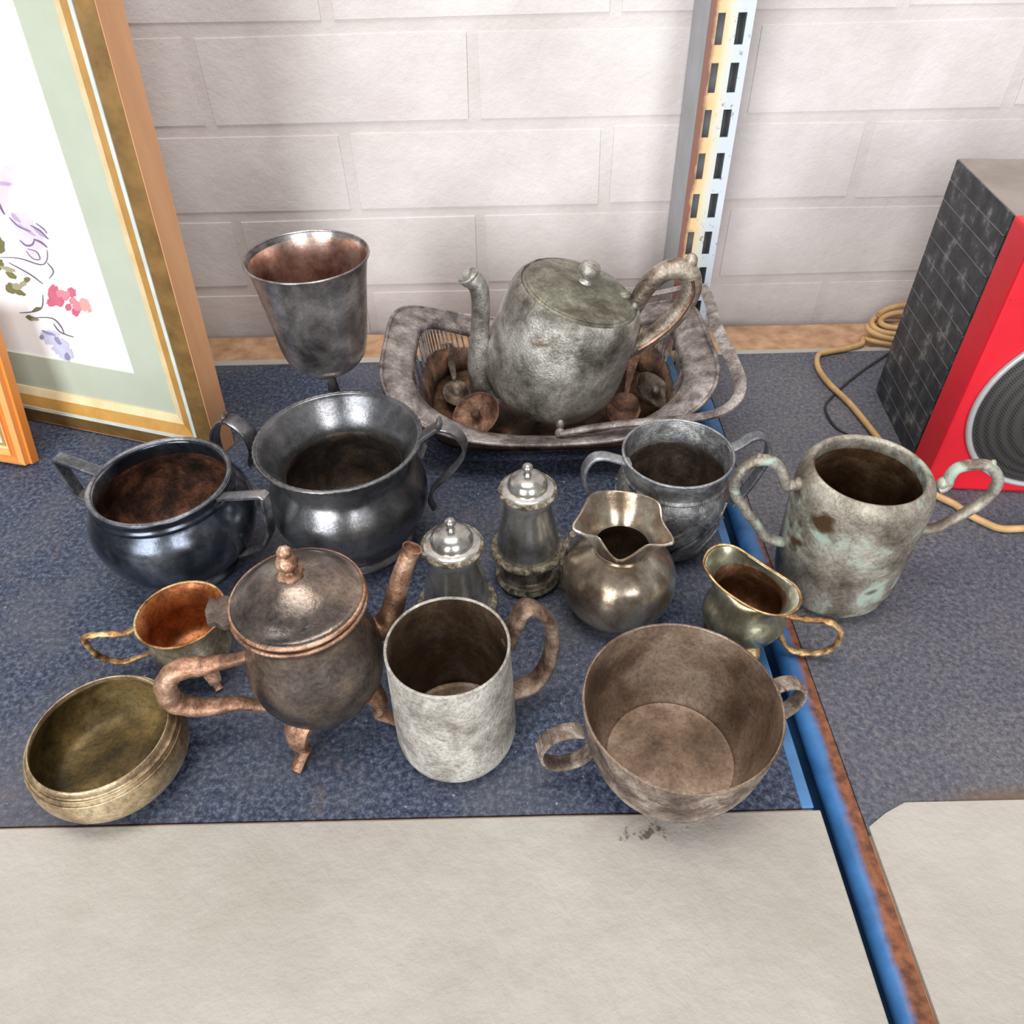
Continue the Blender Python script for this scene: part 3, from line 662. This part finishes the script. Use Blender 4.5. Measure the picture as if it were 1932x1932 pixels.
# --- copper teapot
X, Y = -.1047, .2520
TP = metal('worn_silver_over_copper', (74, 66, 62), (118, 106, 98), (160, 142, 126), (.18, .34), .97, 24, patch=((176, 116, 78), .64, 26, .9), bump=.1)
r = thing('footed_teapot', 'bulbous brown silver teapot with domed lid, scroll handle and copper claw feet', 'teapot', (X, Y, 0))
bod = [(0, 0.0225), (0.012, 0.02307), (0.023, 0.02823), (0.0315, 0.04025), (0.035, 0.05399), (0.0345, 0.06773), (0.0300, 0.08147), (0.0274, 0.09063), (0.0285, 0.09635), (0.0315, 0.10036), (0.033, 0.10208), (0.0325, 0.10379), (0.03, 0.10414), (0.028, 0.09979), (0, 0.0975)]
lathe('body', bod, TP, r)
torus('rim_band', .0325, .1030, .0012, COPPER, r)
lid = lathe('lid', [(0.0285, 0.10379), (0.0318, 0.10437), (0.0318, 0.10437), (0.0322, 0.10609), (0.0318, 0.1078), (0.0308, 0.10872), (0.0308, 0.10872), (0.0285, 0.11009), (0.022, 0.11582), (0.012, 0.12097), (0.006, 0.12292), (0, 0.12337)], TP, r)
torus('lid_band', .0318, .1066, .0013, COPPER, lid)
lathe('finial', [(0, 0.1223), (0.0058, 0.1223), (0.0058, 0.1238), (0.0035, 0.1253), (0.003, 0.1263), (0.005, 0.1293), (0.0052, 0.1313), (0.0038, 0.1343), (0.0028, 0.1353), (0.0034, 0.1373), (0.003, 0.139), (0.0014, 0.1403), (0, 0.1408)], COPPER, lid, seg=24, rmod=lambda a, z: 1 + .09 * math.sin(a * 6 + z * 900))
for a in (-116, -4, 122): leg(r, a, .0235, .0285, .0335, COPPER, 1.)
TDEG = 192
hpth, hnn = hpath([(496, 1226), (470, 1236), (440, 1244), (410, 1250), (386, 1256), (356, 1258), (326, 1270), (312, 1294), (322, 1318), (346, 1330), (384, 1334), (420, 1330), (452, 1326), (482, 1330), (500, 1332)], X, Y, TDEG, 5); HL = len(hpth)
sweep('handle', hpth, [.0034 + .0030 * math.sin(PI * i / HL) ** 2 * (1 + .12 * math.sin(i * 1.2)) for i in range(HL)], [.0026 + .0030 * math.sin(PI * i / HL) ** 2 * (1 + .15 * math.sin(i * 1.5)) for i in range(HL)], COPPER, r, side=hnn, ns=12, org=r.location)
# hinge plate and thumb piece
hv = Vector((math.cos(math.radians(TDEG)), math.sin(math.radians(TDEG)), 0)); hs = Vector((-hv.y, hv.x, 0))
V = []
for zz in (.1020, .1050):
    for (a, b) in ((.0300, -.0085), (.0300, .0085), (.0350, .0100), (.0385, .0070), (.0415, .0085), (.0430, .0), (.0415, -.0085), (.0385, -.0070), (.0350, -.0100)):
        V.append(hv * a + hs * b + Vector((0, 0, zz + (a - .03) * .25)))
new_obj('hinge_plate', V, [tuple(range(9))[::-1], tuple(range(9, 18))] + [(i, (i + 1) % 9, 9 + (i + 1) % 9, 9 + i) for i in range(9)], TP, r, smooth=False)
# spout
P, nn = hpl(X, Y, 27)
sp_ = [gpl(px, py, P, nn) for px, py in ((680, 1196), (704, 1190), (726, 1176), (740, 1150), (750, 1112), (762, 1072), (776, 1038))]
path = spl(sp_, 5); L = len(path)
sweep('spout', path, [.0088 - .0045 * (i / (L - 1)) ** .7 for i in range(L)], [.0085 - .0038 * (i / (L - 1)) ** .7 for i in range(L)], COPPER, r, side=nn, ns=14, org=r.location)
p = sp_[-1] - r.location; tg = (sp_[-1] - sp_[-2]).normalized()
V = []; Fc = []
sd = (Vector(nn) - tg * Vector(nn).dot(tg)).normalized(); up_ = tg.cross(sd)
for i, (rr, dz) in enumerate([(.0048, -.002), (.0054, .0018), (.0046, .0019), (.0036, -.003), (0, -.0035)]):
    for k in range(14):
        a = 2 * PI * k / 14; V.append(p + tg * dz + sd * rr * math.cos(a) + up_ * rr * math.sin(a))
for i in range(4):
    for k in range(14): Fc.append((i * 14 + k, i * 14 + (k + 1) % 14, (i + 1) * 14 + (k + 1) % 14, (i + 1) * 14 + k))
new_obj('spout_lip', V, Fc, COPPER, r)

# --- pepper and salt pots
PP = metal('polished_silver', (126, 124, 120), (172, 170, 164), (208, 206, 198), (.16, .3), .97, 30, bump=.05, grit=.25)
PPR = metal('speckled_brassy_rim', (84, 74, 60), (150, 138, 116), (206, 198, 178), (.3, .5), .85, 260, bump=.8, fine=900)
PPD = metal('darker_silver_base', (92, 84, 74), (134, 124, 112), (172, 162, 148), (.28, .45), .9, 60)  # base silver is darker and browner than the body
def pepper(label, X, Y, k=1.):
    r = thing('pepper_pot', label, 'pepper pot', (X, Y, 0), 'baluster pepper pots')
    s = lambda L: [(a * k, b * k) for a, b in L]
    lathe('base', s([(0, .0005), (.0196, .0005), (.0196, .0005), (.0208, .002), (.0206, .0048), (.0180, .0068), (.0180, .0068), (.0155, .0085), (.0150, .014), (.0165, .019), (.0195, .0235), (.0205, .0255)]), PPD, r, seg=48)
    torus('base_rim', .0198 * k, .0040 * k, .0022 * k, PPR, r, bead=0, seg=64)
    lathe('body', s([(.0200, .0250), (.0222, .0265), (.0222, .0265), (.0205, .0300), (.0198, .036), (.0185, .046), (.0160, .058), (.0145, .068), (.0143, .074), (0, .0745)]), PP, r, seg=56)
    torus('body_rim', .0220 * k, .0280 * k, .0026 * k, PPR, r, seg=64)
    cap = lathe('cap', s([(0, .0735), (.0150, .0735), (.0172, .0755), (.0174, .0775), (.0160, .0800), (.0125, .0812), (.0125, .0812), (.0122, .0835), (.0105, .0868), (.0070, .0890), (.0030, .0900), (0, .0902)]), PP, r, seg=48)
    torus('cap_rim', .0165 * k, .0778 * k, .0018 * k, PPR, cap, seg=64)
    lathe('finial', s([(0, .0890), (.0030, .0890), (.0020, .0912), (.0016, .0925), (.0032, .0945), (.0034, .0958), (.0024, .0975), (0, .0985)]), PP, cap, seg=20)
pepper('silver pepper pot standing clear beside the square-mouthed jug', .0099, .3603)
pepper('silver pepper pot half hidden behind the pale tankard', -.0344, .3140, 1.0)

# --- square-mouthed jug
X, Y = .0660, .3330
JG = metal('warm_polished_silver', (120, 102, 84), (172, 158, 140), (216, 212, 200), (.17, .3), .97, 22, bump=.05, grit=.25)
JG_I = metal('tarnished_jug_inside', (84, 70, 56), (124, 108, 90), (160, 144, 122), (.35, .5), .85, 30)
r = thing('milk_jug', 'round-bellied silver jug with a pinched four-cornered mouth and beaded handle', 'jug', (X, Y, 0))
lathe('body', [(0, .001), (.0215, .001), (.0215, .001), (.0235, .0028), (.0260, .0060), (.0310, .0110), (.0310, .0110), (.0325, .0120), (.0350, .0190), (.0360, .0270), (.0345, .0365), (.0300, .0450), (.0225, .0520), (.0185, .0550), (.0175, .0565), (.0166, .0560), (.0205, .0515), (.032, .034), (.032, .020), (.020, .007), (0, .006)], [JG, JG_I], r, split=15)
corner = [((1081, 994), 0.0735), ((1096, 968), 0.0710), ((1118, 933), 0.0745), ((1150, 927), 0.0730), ((1200, 932), 0.0730), ((1241, 948), 0.0745), ((1250, 984), 0.0700), ((1270, 1018), 0.0720), ((1258, 1028), 0.0705), ((1222, 1030), 0.0670), ((1190, 1050), 0.0625), ((1168, 1058), 0.0610), ((1150, 1046), 0.0625), ((1126, 1014), 0.0675), ((1100, 1008), 0.0720)]
loop = spl([gz(*p, z) - Vector((X, Y, 0)) for p, z in corner], 6, closed=True)
def ang(p): return math.atan2(p.y, p.x)
NL = len(loop); cen = sum(loop, Vector()) / NL
V, Fc = [], []
rows = []
for t in (0, .25, .5, .75, 1.):
    row = []
    for p in loop:
        a = math.atan2(p.y - 0.003, p.x - .001); n0 = Vector((.0172 * math.cos(a), .0172 * math.sin(a), .0562))
        tt = t ** 1.5; q = n0.lerp(p, t); q.z = n0.z + (p.z - n0.z) * (t ** .75); row.append(q)
    rows.append(row)
rin = [[q + Vector((0, 0, .0006)) * (1 if i == 4 else 0) - Vector((q.x, q.y, 0)).normalized() * .0009 for q in rows[i]] for i in range(4, -1, -1)]
allr = rows + rin; V = [q for row in allr for q in row]
mi = []
for i in range(len(allr) - 1):
    for k in range(NL): Fc.append((i * NL + k, i * NL + (k + 1) % NL, (i + 1) * NL + (k + 1) % NL, (i + 1) * NL + k)); mi.append(0)
new_obj('flared_mouth', V, Fc, JG, r)
sweep('mouth_rim', rows[4], .0008, .0008, JG, r, ns=6, closed=True)
handle('handle', [(1096, 1000), (1078, 1010), (1066, 1032), (1062, 1060), (1066, 1084), (1078, 1096)], X, Y, 160, .0026, .0020, PPR, r, orn=.3)

# --- footed creamer with long lip
X, Y = .1372, .3010
CR = metal('greenish_silver_gilt', (126, 118, 92), (178, 176, 152), (214, 218, 200), (.17, .3), .97, 24, bump=.05, grit=.25)
CR_I = metal('brown_gilt_inside', (74, 46, 28), (118, 80, 54), (172, 138, 108), (.3, .45), .9, 24)
r = thing('cream_jug', 'small footed creamer with long poured lip and curly gilt handle', 'jug', (X, Y, 0))
rimp = [((1328, 1062), .0590), ((1336, 1040), .0615), ((1356, 1028), .0625), ((1384, 1030), .0620), ((1412, 1046), .0600), ((1442, 1066), .0575), ((1474, 1086), .0550), ((1500, 1104), .0535), ((1511, 1126), .0525), ((1506, 1146), .0515), ((1486, 1158), .0505), ((1460, 1160), .0500), ((1430, 1152), .0505), ((1396, 1134), .0520), ((1362, 1110), .0545), ((1340, 1086), .0570)]
loop = spl([gz(*p, z) - Vector((X, Y, 0)) for p, z in rimp], 4, closed=True); NL = len(loop)
cen = Vector((sum(p.x for p in loop) / NL, sum(p.y for p in loop) / NL, 0)); print('creamer rim centre', cen)
prof = [(.0, .0105, 0), (.010, .0115, 0), (.018, .016, 0), (.0240, .0235, 0), (.0250, .0300, 0), (.0228, .0365, .0), (.0198, .0410, .0)]
rows = []
for rr, zz, f in prof + [(0, 0, .62), (0, 0, .8), (0, 0, 1.)]:
    row = []
    for p in loop:
        a = math.atan2(p.y - cen.y, p.x - cen.x)
        n0 = Vector((.0198 * math.cos(a), .0198 * math.sin(a), .0415))
        if f == 0: q = Vector((rr * math.cos(a), rr * math.sin(a), zz))
        elif f < .6: q = Vector((rr * math.cos(a), rr * math.sin(a), zz)).lerp(Vector((p.x, p.y, zz)), f * .35)
        elif f < .7: q = n0.lerp(p, .30); q.z = .0415 + (p.z - .0415) * .50
        elif f < 1: q = n0.lerp(p, .66); q.z = .0415 + (p.z - .0415) * .82
        else: q = p.copy()
        row.append(q)
    rows.append(row)
inner = []
for i in range(len(rows) - 1, -1, -1):
    inner.append([q + (Vector((-math.copysign(min(abs(q.x), .0009), q.x), -math.copysign(min(abs(q.y), .0009), q.y), .0006 if i < 2 else .0001))) for q in rows[i]])
allr = rows + inner; V = [q for row in allr for q in row]; Fc = []; mi = []
for i in range(len(allr) - 1):
    for k in range(NL): Fc.append((i * NL + k, i * NL + (k + 1) % NL, (i + 1) * NL + (k + 1) % NL, (i + 1) * NL + k)); mi.append(1 if i >= len(rows) + 2 else 0)
o = new_obj('body', V, Fc, [CR, CR_I], r, midx=mi)
md = o.modifiers.new('smooth', 'SUBSURF'); md.levels = 1; md.render_levels = 1
sweep('rim', loop, .0007, .0007, BRASSY, r, ns=6, closed=True)
handle('handle', [(1482, 1158), (1498, 1164), (1520, 1168), (1548, 1170), (1570, 1176), (1586, 1192), (1580, 1212), (1562, 1226), (1536, 1232), (1508, 1230), (1486, 1222), (.0220, .019, 'p')], X, Y, -18, .0022, .0017, BRASSY, r, orn=.28, n=5)
for a in (-75, 165, 45): leg(r, a, .0135, .0125, .0185, BRASSY, .6)

# --- goblet
X, Y = -.1338, .5038
GO = metal('cloudy_silver', (96, 92, 94), (158, 152, 150), (206, 200, 198), (.16, .34), .97, 24, bump=.05, grit=.35)
GO_I = metal('pinkish_silver_inside', (120, 84, 72), (186, 152, 136), (230, 208, 194), (.16, .3), .97, 20, bump=.05, grit=.3)
r = thing('goblet', 'tall silver wine goblet with pinkish inside standing behind the urn', 'goblet', (X, Y, 0))
cup_ = lathe('cup', [(0, .0765), (.008, .0770), (.018, .0805), (.0260, .0875), (.0300, .0960), (.0325, .110), (.0352, .130), (.0378, .150), (.0400, .1615), (.0417, .1655), (.0412, .1662), (.0394, .1622), (.0370, .150), (.0344, .130), (.0317, .110), (.029, .0965), (.024, .0890), (.015, .083), (0, .0805)], [GO, GO_I], r, split=11)
torus('rim', .0414, .1658, .0008, GO, r)
lathe('stem', [(0, .0780), (.0050, .0778), (.0062, .0755), (.0062, .0735), (.0040, .0715), (.0034, .0680), (.0045, .058), (.0055, .048), (.0042, .034), (.0036, .022), (.0050, .014), (.0090, .0090), (0, .0085)], GO, r, seg=32)
lathe('foot', [(0, .0100), (.0060, .0110), (.011, .0085), (.020, .0055), (.0300, .0040), (.0335, .0022), (.0335, .0006), (.032, .0003), (0, .0003)], GO, r, seg=64)

# --- bread basket
BK = metal('worn_plated_silver', (104, 94, 90), (150, 140, 136), (188, 180, 176), (.34, .52), .75, 60, bump=.4, patch=((128, 98, 80), .63, 30, .7))
BK_I = metal('rusty_plate', (62, 46, 38), (104, 80, 64), (150, 116, 90), (.45, .65), .6, 40, bump=.4, patch=((150, 100, 70), .6, 30, .6))
bx, by, ba, bb2 = .0310, .5560, .1300, .0950
r = thing('bread_basket', 'oblong pierced silver-plate bread basket with a swing handle holding the tilted teapot', 'basket', (bx, by, 0))
NB = 160
def sup(a, e=4.2):
    c, s = math.cos(a), math.sin(a); return math.copysign(abs(c) ** (2 / e), c), math.copysign(abs(s) ** (2 / e), s)
def brim(a, k, dz=0.):
    x, y = sup(a); z = .034 + .034 * abs(x) ** 2.5
    return Vector((ba * x * (1 - (1 - k) * .75), bb2 * y * k, z + dz))
def bring(k, dz, zmix=0., zfl=0.):
    out = []
    for i in range(NB):
        p = brim(2 * PI * i / NB, k, dz); p.z = p.z * (1 - zmix) + zfl * zmix; out.append(p)
    return out
def skin(name, rows, mat, th=.0008):
    V = [q for row in rows for q in row]; Fc = [(i * NB + k, i * NB + (k + 1) % NB, (i + 1) * NB + (k + 1) % NB, (i + 1) * NB + k) for i in range(len(rows) - 1) for k in range(NB)]
    o = new_obj(name, V, Fc, mat, r)
    md = o.modifiers.new('thickness', 'SOLIDIFY'); md.thickness = th; md.offset = 0
    return o
skin('rim_flange', [bring(1., 0), bring(.96, -.0002), bring(.86, -.003), bring(.78, -.007), bring(.755, -.012)], BK)
sweep('rim_wire', bring(1.0, .0002), .0016, .0016, BK, r, ns=8, closed=True)
top, bot = bring(.755, -.012), bring(.725, 0, .62, .010)
sl_ = []
for i in range(0, NB):
    if i % 2 == 0:
        for k in (0,): sl_.append(sweep_data([top[i], (top[i] + bot[i]) / 2, bot[i]], .0011, .0005, ns=4))
V, Fc = merge(sl_); o = new_obj('pierced_band', V, Fc, BK, r, smooth=False); o['kind'] = 'stuff'
skin('tray_wall', [bot, bring(.69, 0, .90, .007), bring(.66, 0, 1., .0045)], BK_I)
fl = bring(.66, 0, 1., .0045); V = fl + [Vector((0, 0, .0045))]
o = new_obj('tray_floor', V, [(k, (k + 1) % NB, NB) for k in range(NB)], BK_I, r)
md = o.modifiers.new('thickness', 'SOLIDIFY'); md.thickness = .001
sweep('foot_ring', [Vector((q.x * .9, q.y * .9, .002)) for q in fl], .0018, .002, BK_I, r, ns=6, closed=True)
# swing handle lying over the right-hand end
hp_ = [gz(1057, 818, .036), gz(1120, 806, .040), gz(1200, 797, .048), gz(1290, 790, .056), gz(1350, 780, .064), gz(1388, 756, .070), gz(1397, 722, .074), gz(1382, 680, .078), gz(1358, 630, .084), gz(1345, 596, .084), gz(1338, 566, .080), gz(1318, 540, .074), Vector((.143, .642, .064)), Vector((.10, .653, .048)), Vector((.045, .6535, .037))]
hp_ = spl(hp_, 6); hw = .0050
sweep('swing_handle', hp_, [hw * (.55 + .45 * math.sin(PI * min(1, i / len(hp_) * 1.02)) ** .6) for i in range(len(hp_))], .0020, BK, r, ns=8, org=r.location)
for q in (gz(1057, 816, .036), Vector((.045, .6535, .037))):
    V, Fc = merge([ball_data(q - r.location, .0042, .0028, .0042, 10, 8), ball_data(q - r.location + Vector((0, .002, .006)), .0032, .0024, .0044, 8, 6)])
    new_obj('hinge_lug', V, Fc, BK, r)

# --- tilted teapot in the basket
TS = metal('tarnished_nickel_silver', (92, 88, 80), (156, 152, 142), (206, 202, 194), (.26, .46), .92, 26, bump=.35, patch=((122, 108, 94), .6, 24, .7))
TS_L = metal('greenish_tarnished_lid', (92, 88, 74), (126, 124, 108), (156, 156, 142), (.4, .55), .8, 40, patch=((136, 146, 130), .6, 40, .4))
TS_H = metal('worn_brown_nickel', (92, 78, 66), (138, 124, 110), (182, 170, 154), (.34, .5), .88, 50, bump=.3)
YT = .548
B0, T0 = gy(1022, 742, YT), gy(1094, 541, YT)
axv = (T0 - B0).normalized(); axv = (axv + Vector((0, -.06, 0))).normalized()
HT = (T0 - B0).length
ex = Vector((0, 1, 0)).cross(axv).normalized(); ey = axv.cross(ex).normalized()
AX = Matrix((ex, ey, axv)).transposed()
print('teapot', B0, T0, HT)
r = thing('teapot', 'tarnished silver teapot lying tilted in the bread basket', 'teapot', B0)
h = HT
lathe('body', [(0, 0), (.034, 0), (.034, 0), (.044, .004), (.0520, .014), (.0555, .028), (.0560, .045), (.0545, .066), (.0532, h - .022), (.0520, h - .012), (.0495, h - .0045), (.0470, h - .001), (.0458, h - .001), (.0450, h - .0035), (.0450, h - .0035), (.0440, h - .001), (.0430, h - .001), (.042, h - .004), (0, h - .004)], TS, r, ax=AX, seg=80)
lid = lathe('lid', [(0, h - .003), (.0425, h - .003), (.0428, h), (.0415, h + .0014), (.030, h + .0035), (.012, h + .0055), (0, h + .006)], TS_L, r, ax=AX, seg=72)
kn = gy(1100, 513, YT) ; kz = h + .0055
lathe('knob', [(0, kz - .001), (.0055, kz - .001), (.004, kz + .002), (.0035, kz + .004), (.0075, kz + .008), (.0082, kz + .0115), (.0062, kz + .0155), (0, kz + .0170)], TS, lid, ax=AX, seg=32, at=ex * .002 + ey * .004)
hg = [ball_data(ex * .034 + ey * .004 + axv * (h + .003), .0056, .0050, .0040, 12, 8)]
for q in (-.004, .012): hg.append(ball_data(ex * .0425 + ey * q + axv * (h + .001), .0032, .0034, .0030, 8, 6))
V, Fc = merge(hg); new_obj('hinge', V, Fc, TS_L, lid)
# spout
spx = [(930, 752), (912, 724), (904, 690), (904, 650), (906, 610), (907, 574), (904, 546), (894, 529), (884, 522)]
path = spl([gy(px, py, YT - .004) for px, py in spx], 5); L = len(path)
W = [.0130 - .0058 * min(1, i / (L * .45)) ** .8 for i in range(L)]
sweep('spout', path, W, W, TS, r, side=(0, 1, 0), ns=16, org=r.location)
p = path[-1] - r.location; tg = (path[-1] - path[-3]).normalized(); tg = (tg + Vector((.25, -.15, .55))).normalized(); sd = Vector((0, 1, 0)); sd = (sd - tg * sd.dot(tg)).normalized(); u_ = tg.cross(sd)
V = []; Fc = []
for i, (rr, dz) in enumerate([(.0068, -.004), (.0084, .0015), (.0074, .0020), (.0055, -.003), (0, -.0045)]):
    for k in range(18):
        a = 2 * PI * k / 18; V.append(p + tg * dz + sd * rr * math.cos(a) + u_ * rr * math.sin(a))
for i in range(4):
    for k in range(18): Fc.append((i * 18 + k, i * 18 + (k + 1) % 18, (i + 1) * 18 + (k + 1) % 18, (i + 1) * 18 + k))
new_obj('spout_lip', V, Fc, [TS], r)
# handle
path = spl([gy(px, py, YT) for px, py in [(1190, 590), (1204, 566), (1222, 538), (1250, 514), (1280, 506), (1300, 516), (1305, 542), (1292, 572), (1266, 604), (1232, 632), (1196, 654), (1178, 664)]], 5); L = len(path)
sweep('handle', path, [.0068 + .0014 * math.sin(PI * i / L) for i in range(L)], [.0066 + .0012 * math.sin(PI * i / L) for i in range(L)], TS_H, r, side=(0, 1, 0), ns=14, org=r.location)
gr = [p + Vector((0, -.0070, 0)) for p in path[L // 2 - 2:L - 6]]
sweep('handle_groove', gr, .0018, .0018, metal('copper_showing_through', (84, 62, 50), (122, 92, 74), (152, 120, 98)), r, ns=6, org=r.location)
p = gy(1304, 492, YT) - r.location; V, Fc = merge([ball_data(p, .005, .005, .006, 10, 8)]); new_obj('thumb_tip', V, Fc, TS_H, r)

# --- odds and ends lying in the basket
RUST = metal('rusty_copper', (72, 48, 38), (118, 84, 66), (160, 122, 100), (.45, .65), .5, 60, bump=.4)
DUN = metal('dull_brown_metal', (60, 50, 42), (98, 84, 72), (146, 130, 114), (.35, .55), .8, 50)
def spoon(label, P, dirx, L, bw, mat, tilt):
    r = thing('old_spoon', label, 'spoon', P); d = Vector(dirx).normalized(); s = Vector((-d.y, d.x, 0)).normalized(); n = d.cross(s); n = n if n.z > 0 else -n
    V, Fc = [], []; nu, nv = 16, 6
    for i in range(nv + 1):
        ph = i / nv
        for k in range(nu):
            a = 2 * PI * k / nu; V.append(d * (bw * 1.45 * ph * math.cos(a)) + s * (bw * ph * math.sin(a)) + n * (.008 * ph * ph - .0055))
    for i in range(nv):
        for k in range(nu): Fc.append((i * nu + k, i * nu + (k + 1) % nu, (i + 1) * nu + (k + 1) % nu, (i + 1) * nu + k))
    o = new_obj('spoon_bowl', V, Fc, mat, r); md = o.modifiers.new('t', 'SOLIDIFY'); md.thickness = .001
    pt = [d * (bw * 1.4) + n * .002, d * (bw * 1.7) + n * .005, d * (L * .6) + n * .004, d * L + n * .002]
    q = spl(pt, 5); sweep('spoon_handle', q, [.002 + .004 * (i / len(q)) ** 2 for i in range(len(q))], .0012, mat, r, side=s, ns=8)
spoon('dull spoon with its bowl beside the teapot spout in the basket', gz(862, 745, .013), (-.15, 1, .06), .075, .0125, DUN, 0)
spoon('rusty spoon lying in the basket below the tilted teapot handle', gz(1176, 775, .014), (.25, 1, .12), .072, .0145, RUST, 0)
def dish(label, P, rad, mat, lean):
    r = thing('small_dish', label, 'dish', P); ax_ = Matrix.Rotation(lean[0], 3, 'X') @ Matrix.Rotation(lean[1], 3, 'Y')
    lathe('dish_body', [(0, 0), (rad * .6, 0), (rad * .6, 0), (rad * .85, .004), (rad, .008), (rad * .98, .0086), (rad * .84, .0052), (rad * .6, .0018), (0, .0015)], mat, r, ax=ax_, seg=40)
    lathe('dish_knob', [(0, .001), (.003, .001), (.0022, .004), (.0042, .008), (.0030, .011), (0, .0118)], mat, r, ax=ax_, seg=16)
dish('rusty copper lid propped at the near edge of the basket by the teapot base', gz(905, 790, .018), .020, RUST, (.45, -.35))
dish('small worn lid with round knob in the basket right of the teapot', gz(1226, 748, .020), .019, DUN, (.2, .5))
